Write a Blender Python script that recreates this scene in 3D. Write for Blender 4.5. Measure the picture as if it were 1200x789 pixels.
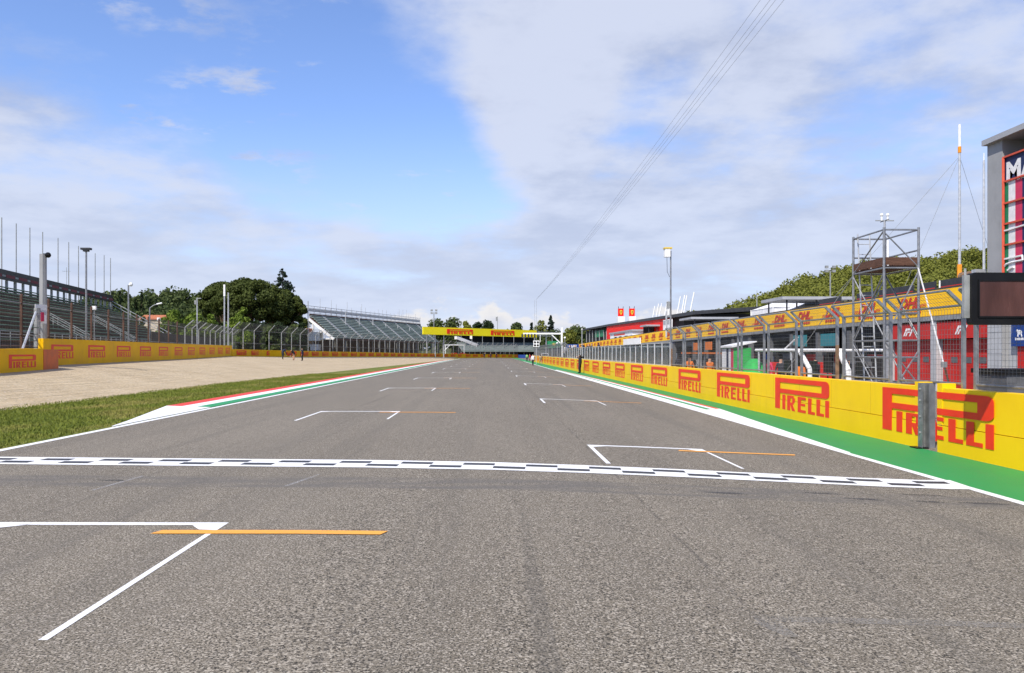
import bpy, math, random
import numpy as np
from mathutils import Vector, Matrix
random.seed(7); rng = np.random.default_rng(7)
scene = bpy.context.scene
COL = scene.collection
for o in list(bpy.data.objects): bpy.data.objects.remove(o)
R = math.radians
# ------------------------------------------------------------------ camera
F = 920.0; CX = 600.0; HY = 413.0; H = 1.85
YAW = math.atan(24/F)
cam_d = bpy.data.cameras.new('camera'); cam = bpy.data.objects.new('camera', cam_d); COL.objects.link(cam)
cam.location = (0, 0, H); cam.rotation_euler = (R(90), 0, -YAW)
cam_d.sensor_width = 36; cam_d.lens = 36*F/1200; cam_d.shift_y = (HY-394.5)/1200
cam_d.clip_start = 0.1; cam_d.clip_end = 5000
scene.camera = cam
# ------------------------------------------------------------------ sun, sky, exposure
SUN_AZ = R(32); SUN_EL = R(48)          # from behind, 32 degrees to the left
sd = bpy.data.lights.new('sun', 'SUN'); sun = bpy.data.objects.new('sun', sd); COL.objects.link(sun)
sd.energy = 4.2; sd.angle = R(0.53); sd.color = (1, .93, .83)
tosun = Vector((-math.sin(SUN_AZ)*math.cos(SUN_EL), -math.cos(SUN_AZ)*math.cos(SUN_EL), math.sin(SUN_EL)))
sun.rotation_euler = tosun.to_track_quat('Z', 'Y').to_euler(); sun.location = tosun*200
scene.view_settings.view_transform = 'Standard'; scene.view_settings.look = 'None'
scene.view_settings.exposure = 0.45; scene.view_settings.gamma = 1

def nn(nt, t, **kw):
    n = nt.nodes.new(t)
    for k, v in kw.items(): setattr(n, k, v)
    return n
class E:                                   # small expression helper for shader maths
    def __init__(s, nt): s.nt = nt
    def put(s, sock, v):
        if isinstance(v, (int, float)): sock.default_value = v
        elif isinstance(v, (tuple, list)): sock.default_value = v
        else: s.nt.links.new(v, sock)
    def m(s, op, a, b=0.0, c=None, clamp=False):
        n = nn(s.nt, 'ShaderNodeMath', operation=op, use_clamp=clamp); s.put(n.inputs[0], a); s.put(n.inputs[1], b)
        if c is not None: s.put(n.inputs[2], c)
        return n.outputs[0]
    def ss(s, x, a, b, lo=0.0, hi=1.0):     # smooth step
        n = nn(s.nt, 'ShaderNodeMapRange', interpolation_type='SMOOTHSTEP'); s.put(n.inputs[0], x)
        for i, v in enumerate((a, b, lo, hi)): s.put(n.inputs[1+i], v)
        return n.outputs[0]
    def lin(s, x, a, b, lo=0.0, hi=1.0):
        n = nn(s.nt, 'ShaderNodeMapRange'); s.put(n.inputs[0], x)
        for i, v in enumerate((a, b, lo, hi)): s.put(n.inputs[1+i], v)
        return n.outputs[0]
    def noise(s, vec, scale, detail=3.0, rough=.55, col=False):
        n = nn(s.nt, 'ShaderNodeTexNoise'); s.put(n.inputs['Vector'], vec); n.inputs['Scale'].default_value = scale
        n.inputs['Detail'].default_value = detail; n.inputs['Roughness'].default_value = rough
        return n.outputs['Color' if col else 'Fac']
    def vscale(s, v, sc, off=(0, 0, 0)):
        n = nn(s.nt, 'ShaderNodeMapping'); s.put(n.inputs[0], v); n.inputs['Scale'].default_value = sc; n.inputs['Location'].default_value = off
        return n.outputs[0]
    def mix(s, f, a, b, mode='MIX'):
        n = nn(s.nt, 'ShaderNodeMix', data_type='RGBA', blend_type=mode); s.put(n.inputs[0], f)
        for i, v in ((6, a), (7, b)):
            if isinstance(v, (tuple, list)) and len(v) == 3: v = (*v, 1)
            s.put(n.inputs[i], v)
        return n.outputs[2]
    def sep(s, v):
        n = nn(s.nt, 'ShaderNodeSeparateXYZ'); s.put(n.inputs[0], v); return n.outputs
    def comb(s, x, y, z):
        n = nn(s.nt, 'ShaderNodeCombineXYZ')
        for i, v in enumerate((x, y, z)): s.put(n.inputs[i], v)
        return n.outputs[0]
    def dot(s, v, d):
        n = nn(s.nt, 'ShaderNodeVectorMath', operation='DOT_PRODUCT'); s.put(n.inputs[0], v); n.inputs[1].default_value = d
        return n.outputs['Value']

FW = Vector((math.sin(YAW), math.cos(YAW), 0)); RT = Vector((math.cos(YAW), -math.sin(YAW), 0)); UP = Vector((0, 0, 1))
CAM = Vector((0, 0, H))
def ray(px, py): return RT*((px-CX)/F) + FW + UP*((HY-py)/F)

world = bpy.data.worlds.new('World'); scene.world = world; world.use_nodes = True
def build_sky():
    nt = world.node_tree; nt.nodes.clear(); e = E(nt)
    out = nn(nt, 'ShaderNodeOutputWorld'); bg = nn(nt, 'ShaderNodeBackground')
    nt.links.new(bg.outputs[0], out.inputs[0])
    sky = nn(nt, 'ShaderNodeTexSky', sky_type='NISHITA'); sky.sun_disc = False
    sky.sun_elevation = SUN_EL; sky.sun_rotation = R(180)+SUN_AZ; sky.air_density = 1.0; sky.dust_density = .6; sky.ozone_density = 1.5
    d = nn(nt, 'ShaderNodeTexCoord').outputs['Generated']
    X, Y, Z = e.sep(d)
    zz = e.m('MAXIMUM', Z, 0.0)
    den = e.m('ADD', zz, 0.16)
    P = e.comb(e.m('DIVIDE', X, den), e.m('DIVIDE', Y, den), 0.0)
    n1 = e.noise(e.vscale(P, (1, 1, 1), (3.1, 7.7, 0)), 1.15, 9, .56)
    n2 = e.noise(e.vscale(P, (1, 1, 1), (11.0, 2.2, 4)), 3.2, 7, .6)
    n3 = e.noise(e.vscale(P, (1, 1, 1), (5.0, 1.2, 9)), .9, 4, .5)
    cov = e.m('ADD', n1, e.m('MULTIPLY', e.m('SUBTRACT', n2, .5), .40))
    # openings of clear sky and thicker banks, as they lay that day
    def blob(px, py, rad, amt, c):
        v = ray(px, py).normalized()
        return e.m('ADD', c, e.m('MULTIPLY', e.ss(e.dot(d, tuple(v)), math.cos(R(rad)), 1.0), amt))
    for b in ((280, 70, 17, -.20), (420, 150, 11, -.17), (520, 215, 8, -.14), (560, 262, 6, -.10), (150, 310, 24, .15), (60, 40, 9, -.06),
              (760, 110, 15, .15), (570, 40, 13, .12), (630, 130, 7, .12), (1020, 210, 17, .15), (640, 320, 12, .12), (930, 40, 9, -.04)):
        cov = blob(*b, cov)
    cov = e.m('ADD', cov, e.ss(Z, .30, .02, 0, .16))
    cf = e.ss(cov, .40, .72)
    n4 = e.noise(e.vscale(P, (1, 1.25, 1), (2.4, 6.1, 1)), 4.6, 8, .62)         # small torn clouds in the clear part
    n5 = e.noise(e.vscale(P, (1, 1, 1), (8.4, 3.1, 5)), 1.6, 2, .5)
    wisp = e.m('MULTIPLY', e.ss(n4, .53, .70), e.ss(n5, .42, .60, .0, .85))
    cf = e.m('MAXIMUM', cf, wisp)
    # blue gradient comes from the physical sky; clouds are lit grey-white
    skyc = e.mix(1.0, sky.outputs[0], (.118, .128, .163), 'MULTIPLY')
    sh = e.ss(e.m('ADD', e.m('MULTIPLY', n3, .5), e.m('MULTIPLY', n2, .5)), .40, .60)
    cloud = e.mix(sh, (.335, .38, .51), (.50, .54, .655))
    col = e.mix(e.m('MULTIPLY', cf, .93), skyc, cloud)
    # pale veil low down
    veil = e.ss(Z, .30, .0, 0, .72)
    col = e.mix(veil, col, (.49, .55, .69))
    # heap clouds standing just above the horizon
    az = e.m('ARCTAN2', X, Y)
    Q = e.comb(e.m('MULTIPLY', az, 1.0), e.m('MULTIPLY', Z, 1.7), 0.0)
    h1 = e.noise(e.vscale(Q, (1, 1, 1), (1.36, 0, 0)), 13.0, 7, .55)
    h0 = e.noise(e.comb(az, 0.0, 3.3), 5.0, 2, .5)
    top = e.m('ADD', .052, e.m('MULTIPLY', e.m('SUBTRACT', h0, .5), .10))
    base = e.m('SUBTRACT', top, Z)
    cu = e.m('ADD', e.m('MULTIPLY', base, 9.0), e.m('MULTIPLY', e.m('SUBTRACT', h1, .5), 1.9))
    cuf = e.m('MULTIPLY', e.ss(cu, .02, .2), e.ss(Z, .012, .05))
    cuc = e.mix(e.ss(cu, .05, .75), (.70, .67, .64), (.42, .45, .545))
    col = e.mix(e.m('MULTIPLY', cuf, .85), col, cuc)
    nt.links.new(col, bg.inputs[0]); bg.inputs[1].default_value = 1.0
build_sky()

# ------------------------------------------------------------------ frames of reference
def atZ(px, py, Z): return CAM + ray(px, py)*Z
def onX(px, py, X): d = ray(px, py); return CAM + d*(X/d.x)
TH = math.atan(.2065)
def camv(x, z): return RT*x + FW*z
LD = camv(-math.sin(TH), math.cos(TH)); LN = camv(math.cos(TH), math.sin(TH))     # along / towards the track
def LP(c, s, z): v = LN*(-c) + LD*s; return Vector((v.x, v.y, z))
def onL(px, py, c):                      # pixel on the vertical plane c behind the left axis
    d = ray(px, py); t = -c/d.dot(LN); return CAM + d*t
def s_at(px, c): return onL(px, HY, c).dot(LD)
def lerp(a, b, t): return a+(b-a)*t
def interp(x, xs, ys): return float(np.interp(x, xs, ys))
def catmull(pts, n=8):
    out = []
    P = [pts[0]*2-pts[1]] + list(pts) + [pts[-1]*2-pts[-2]]
    for i in range(1, len(P)-2):
        for k in range(n):
            t = k/n
            out.append(.5*((2*P[i])+(P[i+1]-P[i-1])*t+(2*P[i-1]-5*P[i]+4*P[i+1]-P[i+2])*t*t+(3*P[i]-P[i-1]-3*P[i+1]+P[i+2])*t**3))
    out.append(pts[-1].copy()); return out
def pzd(px, Z):
    v = camv((px-CX)/F*Z, Z); return Vector((v.x, v.y, 0))
C_MAIN, C_NEAR = 16.2, 15.17
FARW = catmull([pzd(272, 110), pzd(310, 122), pzd(345, 131), pzd(420, 166), pzd(515, 230), pzd(607, 288)], 8)
NEARE = onL(60, 413, C_NEAR)
# boundary of the left side: X and ground level of the wall as a function of Y
_wl = [(LP(C_NEAR, -60, 0), .9), (LP(C_NEAR, s_at(0, C_NEAR), 0), .915), (LP(C_NEAR, s_at(55, C_NEAR), 0), .97), (LP(C_MAIN, s_at(68, C_MAIN), 0), 1.12),
       (LP(C_MAIN, s_at(220, C_MAIN), 0), 1.18), (LP(C_MAIN, s_at(268, C_MAIN), 0), 1.30)]
_fz = lambda Y: interp(Y, [105, 120, 131, 166, 230, 288], [1.3, 1.2, 1.07, .87, .45, -.05])
for p in FARW[1:]: _wl.append((p, _fz(p.y)))
WY = [p.y for p, z in _wl]; WX = [p.x for p, z in _wl]; WZ = [z for p, z in _wl]
def Xw(Y): return interp(Y, WY, WX)
def Zw(Y): return interp(Y, WY, WZ)
def Xg0(Y): return interp(Y, [-60, 25, 45, 75, 100, 191, 230, 300], [-15.6, -15.6, -15.8, -15.0, -13.9, -10.75, -10.6, -10.5])   # grass / gravel border
def Xg(Y): return Xg0(Y)+(.10*math.sin(Y*1.3)+.09*math.sin(Y*.61+1)+.07*math.sin(Y*2.7))*max(0, 1-max(0, Y)/120)
CB_X = [-2.0, 0.0, 1.5, 3.0, 4.5, 6.0, 7.0]; CB_Z = [0, -.018, -.055, -.105, -.165, -.222, -.25]      # cross fall of the track
def gz(X, Y):
    if X > CB_X[0]: return interp(X, CB_X, CB_Z)
    b = Xg(Y)
    if X > b: return 0.0
    w = Xw(Y)
    if w > b-1: w = b-1
    s = min(1, (b-X)/(b-w)); s = s*s*(3-2*s)*.5+s*.5
    return Zw(Y)*s if Y < 288 else Zw(288)*min(1, (Y-288)/5)*0
def G(px, py):
    d = ray(px, py); t = H/-d.z
    for _ in range(25):
        p = CAM+d*t; t = (H-gz(p.x, p.y))/-d.z
    return CAM+d*t
RZ = gz(20, 0)      # level of everything right of the track

# ------------------------------------------------------------------ materials
MATS = {}
def mat(name, col, rough=.6, metal=0.0, var=.12, vs=3.0, bump=0.0, bs=40.0, spec=.25, dirt=None, stretch=None):
    if name in MATS: return MATS[name]
    m = bpy.data.materials.new(name); m.use_nodes = True; nt = m.node_tree; e = E(nt)
    b = nt.nodes['Principled BSDF']; b.inputs['Roughness'].default_value = rough; b.inputs['Metallic'].default_value = metal
    b.inputs['Specular IOR Level'].default_value = spec
    g = nn(nt, 'ShaderNodeNewGeometry').outputs['Position']
    v = e.vscale(g, stretch) if stretch else g
    f = e.noise(v, vs, 5, .6)
    lo = tuple(c*(1-var*1.6) for c in col); hi = tuple(min(.9, c*(1+var)) for c in col)
    c = e.mix(e.ss(f, .3, .7), lo, hi)
    if dirt:
        k = e.noise(e.vscale(g, (1, 1, .35)), 1.7, 7, .65); c = e.mix(e.ss(k, .52, .74, 0, dirt[0]), c, dirt[1])
    nt.links.new(c, b.inputs['Base Color'])
    r = e.lin(f, .2, .8, max(0, rough-.08), min(1, rough+.1)); nt.links.new(r, b.inputs['Roughness'])
    if bump:
        bp = nn(nt, 'ShaderNodeBump'); bp.inputs['Strength'].default_value = bump; bp.inputs['Distance'].default_value = .02
        nt.links.new(e.noise(g, bs, 4, .6), bp.inputs['Height']); nt.links.new(bp.outputs[0], b.inputs['Normal'])
    MATS[name] = m; return m
def M(n): return MATS[n]
GRIME = (.10, .085, .06)
mat('yellow_panel', (.90, .55, .008), .4, var=.04, vs=.7, spec=.12, dirt=(.22, (.58, .34, .02)))
mat('yellow_aged', (.90, .47, .004), .55, spec=.1, var=.07, vs=.6, dirt=(.3, (.42, .27, .02)))
mat('joint_yellow', (.50, .30, .01), .7)
mat('fascia_yellow', (.87, .49, .015), .5, spec=.12, var=.05, vs=.5, dirt=(.15, (.5, .32, .03)))
mat('banner_yellow', (.88, .74, .012), .5, var=.03, vs=.3)
mat('logo_red', (.80, .040, .012), .45, var=.06, vs=2)
mat('logo_red_dark', (.55, .03, .02), .5, var=.06, vs=2)
mat('orange_box', (.62, .13, .03), .5, var=.1, vs=2, dirt=(.3, (.3, .07, .02)))
mat('orange_cloth', (.62, .16, .025), .7, var=.1)
mat('galvanised', (.33, .335, .34), .45, .75, var=.12, vs=6, dirt=(.3, (.22, .20, .18)))
mat('galv_pale', (.52, .53, .54), .45, .45, var=.1, vs=4)
mat('galv_dull', (.30, .31, .31), .6, .3, var=.15, vs=3, dirt=(.3, (.16, .13, .11)))
mat('wire', (.20, .205, .21), .5, .5, var=.1)
mat('wire_dark', (.10, .10, .10), .6, .3, var=.1)
mat('rusty', (.21, .13, .08), .8, var=.3, vs=6)
mat('white_paint', (.80, .80, .79), .5, var=.04, vs=1.3)
mat('white_metal', (.78, .78, .77), .4, var=.04)
mat('black_plastic', (.008, .008, .009), .4, var=.15, spec=.2)
mat('screen_face', (.085, .038, .034), .25, var=.25, vs=2.5, stretch=(1, 1, .2))
mat('dark_roof', (.04, .042, .047), .5, var=.12)
mat('grey_panel', (.33, .34, .36), .5, var=.06, vs=.7)
mat('tower_grey', (.30, .305, .31), .6, var=.07, vs=.6, dirt=(.25, (.2, .2, .19)))
mat('tile_grey', (.42, .43, .44), .4, var=.05, vs=2)
mat('concrete', (.36, .35, .33), .85, var=.12, vs=1.5, bump=.3)
mat('red_door', (.50, .025, .02), .4, var=.08, vs=1.0)
mat('red_wall', (.80, .018, .012), .5, spec=.1, var=.05, vs=.4)
mat('red_frame', (.55, .085, .045), .5, var=.08)
mat('flag_green', (.02, .20, .09), .6, var=.06)
mat('fascia_red', (.17, .03, .04), .6, var=.15)
mat('flag_red', (.55, .04, .10), .6, var=.06)
mat('navy', (.02, .03, .09), .55, var=.1)
mat('blue_sign', (.015, .05, .22), .45, var=.06)
mat('green_cloth', (.03, .33, .07), .7, var=.12)
mat('teal_board', (.03, .20, .23), .5, var=.08)
mat('garage_dark', (.016, .016, .018), .7, var=.2)
mat('garage_grey', (.11, .113, .12), .6, var=.12)
mat('bench_green', (.22, .33, .225), .65, var=.22, vs=.8, dirt=(.6, (.20, .16, .12)))
mat('seat_green', (.20, .25, .225), .6, var=.10, vs=.5, dirt=(.25, (.12, .11, .10)))
mat('stand_dark', (.105, .058, .042), .8, var=.2, vs=1)
mat('hoarding_brown', (.06, .045, .038), .8, var=.2, vs=.6)
mat('wood_brown', (.11, .055, .035), .7, var=.2, vs=4, stretch=(1, 1, 8))
mat('mast_orange', (.75, .28, .02), .5, var=.08)
mat('cloth_dark', (.025, .027, .035), .8, var=.2)
mat('cloth_navy', (.018, .024, .055), .8, var=.2)
mat('cloth_tan', (.33, .25, .16), .8, var=.2)
mat('cloth_white', (.7, .7, .7), .8, var=.08)
mat('cloth_vest', (.25, .45, .14), .7, var=.1)
mat('skin', (.48, .28, .19), .55, var=.06)
mat('hair', (.03, .02, .015), .6, var=.2)
mat('bark', (.13, .085, .055), .9, var=.25, vs=5, stretch=(1, 1, .2))
mat('terracotta', (.40, .14, .07), .8, var=.15)
mat('plaster', (.55, .47, .36), .8, var=.08)
mat('gold', (.70, .50, .05), .4, var=.05)
mat('cloth_pale', (.72, .72, .72), .7, var=.05)

def leafmat(name, a, b, c):
    m = bpy.data.materials.new(name); m.use_nodes = True; nt = m.node_tree; e = E(nt); bs = nt.nodes['Principled BSDF']
    g = nn(nt, 'ShaderNodeNewGeometry'); f = e.noise(g.outputs['Position'], .35, 4, .6); f2 = e.noise(g.outputs['Position'], 3.5, 2, .6)
    col = e.mix(e.ss(f, .35, .65), a, b); col = e.mix(e.ss(f2, .4, .75, 0, .8), col, c)
    nt.links.new(col, bs.inputs['Base Color']); bs.inputs['Roughness'].default_value = .7; bs.inputs['Specular IOR Level'].default_value = .2
    tr = nn(nt, 'ShaderNodeBsdfTranslucent'); nt.links.new(col, tr.inputs[0])
    mx = nn(nt, 'ShaderNodeMixShader'); mx.inputs[0].default_value = .25
    o = nt.nodes['Material Output']; nt.links.new(bs.outputs[0], mx.inputs[1]); nt.links.new(tr.outputs[0], mx.inputs[2]); nt.links.new(mx.outputs[0], o.inputs[0])
    MATS[name] = m
leafmat('leaf_pine', (.046, .064, .013), (.070, .090, .018), (.095, .118, .026))
leafmat('leaf_dark', (.016, .032, .012), (.028, .045, .016), (.04, .06, .02))
leafmat('leaf_conifer', (.020, .038, .024), (.028, .048, .03), (.04, .06, .035))
leafmat('leaf_bright', (.10, .16, .018), (.15, .21, .028), (.19, .25, .04))
leafmat('leaf_hill', (.150, .168, .026), (.172, .184, .030), (.195, .20, .038))
leafmat('leaf_hill_dark', (.05, .078, .025), (.075, .10, .03), (.10, .125, .035))
leafmat('leaf_autumn', (.13, .11, .03), (.17, .15, .04), (.2, .16, .05))

def asphalt():
    m = bpy.data.materials.new('asphalt'); m.use_nodes = True; nt = m.node_tree; e = E(nt); b = nt.nodes['Principled BSDF']
    g = nn(nt, 'ShaderNodeNewGeometry').outputs['Position']; X, Y, Z = e.sep(g)
    n_f = e.noise(g, 62, 3, .75); vo = nn(nt, 'ShaderNodeTexVoronoi'); vo.inputs['Scale'].default_value = 66; nt.links.new(g, vo.inputs['Vector'])
    vr = e.sep(vo.outputs['Color'])[0]
    n_m = e.noise(g, 3.2, 5, .65); n_l = e.noise(e.vscale(g, (1, .22, 1)), .42, 5, .6)
    c = e.mix(e.ss(n_l, .3, .7), (.186, .160, .121), (.234, .202, .154))
    c = e.mix(e.ss(n_m, .4, .75, 0, .30), c, (.125, .112, .093))
    # stones and voids of the open surface
    c = e.mix(e.ss(vr, .45, 1.0, 0, .85), c, (.46, .41, .335))
    c = e.mix(e.ss(n_f, .53, .41, 0, .96), c, (.020, .018, .015))
    # rubber lanes where cars run and pull away
    st = e.noise(e.vscale(g, (1.1, .018, 1), (2.2, 0, 0)), 1.0, 6, .7)
    c = e.mix(e.ss(st, .48, .74, 0, .48), c, (.112, .102, .086))
    st2 = e.noise(e.vscale(g, (3.5, .045, 1), (7.2, 3, 0)), 1.0, 4, .6)
    c = e.mix(e.ss(st2, .60, .74, 0, .36), c, (.085, .078, .068))
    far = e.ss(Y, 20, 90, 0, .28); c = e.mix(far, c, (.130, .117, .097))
    # laying joint running up the track
    w = e.noise(g, 2.3, 3, .7)
    xj = e.m('ABSOLUTE', e.m('SUBTRACT', X, e.m('ADD', 1.93, e.m('MULTIPLY', e.m('SUBTRACT', w, .5), .10))))
    c = e.mix(e.m('MULTIPLY', e.ss(xj, .03, .006, 0, .45), e.ss(e.noise(g, 1.1, 3, .6), .40, .58)), c, (.05, .046, .044))
    # cross joint with sealing bitumen before the finish line
    yy = e.m('ADD', Y, e.m('MULTIPLY', X, .055))
    yb = e.m('ABSOLUTE', e.m('SUBTRACT', yy, 11.15)); band = e.ss(yb, .52, .40)
    wb = e.noise(e.vscale(g, (.5, 3, 1)), 1.3, 5, .65)
    c = e.mix(e.m('MULTIPLY', band, e.ss(wb, .35, .62, .10, .72)), c, (.118, .110, .100))
    nt.links.new(c, b.inputs['Base Color']); b.inputs['Roughness'].default_value = .88; b.inputs['Specular IOR Level'].default_value = .2
    bp = nn(nt, 'ShaderNodeBump'); bp.inputs['Strength'].default_value = .55; bp.inputs['Distance'].default_value = .006
    nt.links.new(e.m('ADD', n_f, e.m('MULTIPLY', vr, .5)), bp.inputs['Height']); nt.links.new(bp.outputs[0], b.inputs['Normal'])
    MATS['asphalt'] = m
asphalt()
def gravel():
    m = bpy.data.materials.new('gravel'); m.use_nodes = True; nt = m.node_tree; e = E(nt); b = nt.nodes['Principled BSDF']
    g = nn(nt, 'ShaderNodeNewGeometry').outputs['Position']
    vo = nn(nt, 'ShaderNodeTexVoronoi'); vo.inputs['Scale'].default_value = 14; nt.links.new(g, vo.inputs['Vector'])
    vr = e.sep(vo.outputs['Color'])[0]; n = e.noise(g, .35, 5, .6); nf = e.noise(g, 9, 4, .7)
    c = e.mix(e.ss(n, .3, .7), (.46, .355, .215), (.55, .435, .275))
    c = e.mix(e.ss(vr, .6, 1, 0, .6), c, (.64, .55, .40)); c = e.mix(e.ss(nf, .48, .3, 0, .75), c, (.20, .15, .095))
    nt.links.new(c, b.inputs['Base Color']); b.inputs['Roughness'].default_value = .95
    bp = nn(nt, 'ShaderNodeBump'); bp.inputs['Strength'].default_value = 1.0; bp.inputs['Distance'].default_value = .07
    rk = e.noise(e.vscale(g, (1.6, .12, 1)), 1.6, 4, .6)
    nt.links.new(e.m('ADD', e.m('ADD', nf, vr), e.m('MULTIPLY', rk, 3.0)), bp.inputs['Height']); nt.links.new(bp.outputs[0], b.inputs['Normal'])
    MATS['gravel'] = m
gravel()
def turf(name, a, b_, dry):
    m = bpy.data.materials.new(name); m.use_nodes = True; nt = m.node_tree; e = E(nt); b = nt.nodes['Principled BSDF']
    g = nn(nt, 'ShaderNodeNewGeometry').outputs['Position']
    n = e.noise(e.vscale(g, (1, .5, 1)), .5, 5, .65); n2 = e.noise(g, 2.2, 5, .7); nf = e.noise(g, 26, 3, .7)
    c = e.mix(e.ss(n2, .3, .7), a, b_); c = e.mix(e.ss(n, .46, .68, 0, .75), c, dry); c = e.mix(e.ss(nf, .5, .3, 0, .7), c, tuple(x*.35 for x in a))
    nt.links.new(c, b.inputs['Base Color']); b.inputs['Roughness'].default_value = .9; b.inputs['Specular IOR Level'].default_value = .2
    bp = nn(nt, 'ShaderNodeBump'); bp.inputs['Strength'].default_value = .7; bp.inputs['Distance'].default_value = .04
    nt.links.new(nf, bp.inputs['Height']); nt.links.new(bp.outputs[0], b.inputs['Normal']); MATS[name] = m
turf('turf', (.080, .115, .013), (.155, .175, .026), (.31, .25, .08))
turf('blade', (.13, .165, .022), (.19, .215, .034), (.33, .28, .09))
turf('field', (.07, .09, .025), (.10, .11, .035), (.16, .14, .06))
def paint(name, col, wear=.62, under=(.15, .14, .13)):
    m = bpy.data.materials.new(name); m.use_nodes = True; nt = m.node_tree; e = E(nt); b = nt.nodes['Principled BSDF']
    g = nn(nt, 'ShaderNodeNewGeometry').outputs['Position']
    nf = e.noise(g, 55, 3, .7); n = e.noise(g, 1.1, 5, .65); n3 = e.noise(e.vscale(g, (3, .2, 1)), 1, 4, .6)
    c = e.mix(e.ss(n, .3, .75, 0, .25), col, tuple(x*.72 for x in col))
    k = e.m('MULTIPLY', e.ss(nf, .50, .34), e.ss(n3, .3, .7, .25, 1)); c = e.mix(e.m('MULTIPLY', k, wear), c, under)
    nt.links.new(c, b.inputs['Base Color']); b.inputs['Roughness'].default_value = .6
    bp = nn(nt, 'ShaderNodeBump'); bp.inputs['Strength'].default_value = .3; bp.inputs['Distance'].default_value = .004
    nt.links.new(nf, bp.inputs['Height']); nt.links.new(bp.outputs[0], b.inputs['Normal']); MATS[name] = m
paint('paint_white', (.80, .80, .79)); paint('paint_orange', (.84, .36, .035)); paint('paint_black', (.025, .025, .027))
paint('paint_green', (.012, .25, .055), .4); paint('kerb_red', (.68, .045, .02), .2); paint('kerb_green', (.015, .27, .08), .2)
def faded(name, col, amt):
    m = bpy.data.materials.new(name); m.use_nodes = True; nt = m.node_tree; e = E(nt); b = nt.nodes['Principled BSDF']
    g = nn(nt, 'ShaderNodeNewGeometry').outputs['Position']; nf = e.noise(g, 60, 3, .7); n = e.noise(g, 2, 4, .6)
    b.inputs['Base Color'].default_value = (*col, 1); b.inputs['Roughness'].default_value = .75
    t = nn(nt, 'ShaderNodeBsdfTransparent'); mx = nn(nt, 'ShaderNodeMixShader')
    nt.links.new(e.m('MULTIPLY', e.ss(nf, .38, .60), e.ss(n, .3, .6, amt*.4, amt)), mx.inputs[0])
    nt.links.new(t.outputs[0], mx.inputs[1]); nt.links.new(b.outputs[0], mx.inputs[2]); nt.links.new(mx.outputs[0], nt.nodes['Material Output'].inputs[0]); MATS[name] = m
faded('old_paint', (.27, .25, .22), .7); faded('bitumen', (.045, .045, .05), .8); faded('ghost_white', (.5, .49, .48), .55)
def glass():
    m = bpy.data.materials.new('pane'); m.use_nodes = True; nt = m.node_tree
    t = nn(nt, 'ShaderNodeBsdfTransparent'); t.inputs[0].default_value = (.80, .84, .84, 1); gl = nn(nt, 'ShaderNodeBsdfPrincipled')
    gl.inputs['Base Color'].default_value = (.26, .29, .30, 1); gl.inputs['Roughness'].default_value = .12
    mx = nn(nt, 'ShaderNodeMixShader'); mx.inputs[0].default_value = .22
    nt.links.new(t.outputs[0], mx.inputs[1]); nt.links.new(gl.outputs[0], mx.inputs[2]); nt.links.new(mx.outputs[0], nt.nodes['Material Output'].inputs[0]); MATS['pane'] = m
glass()

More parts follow.
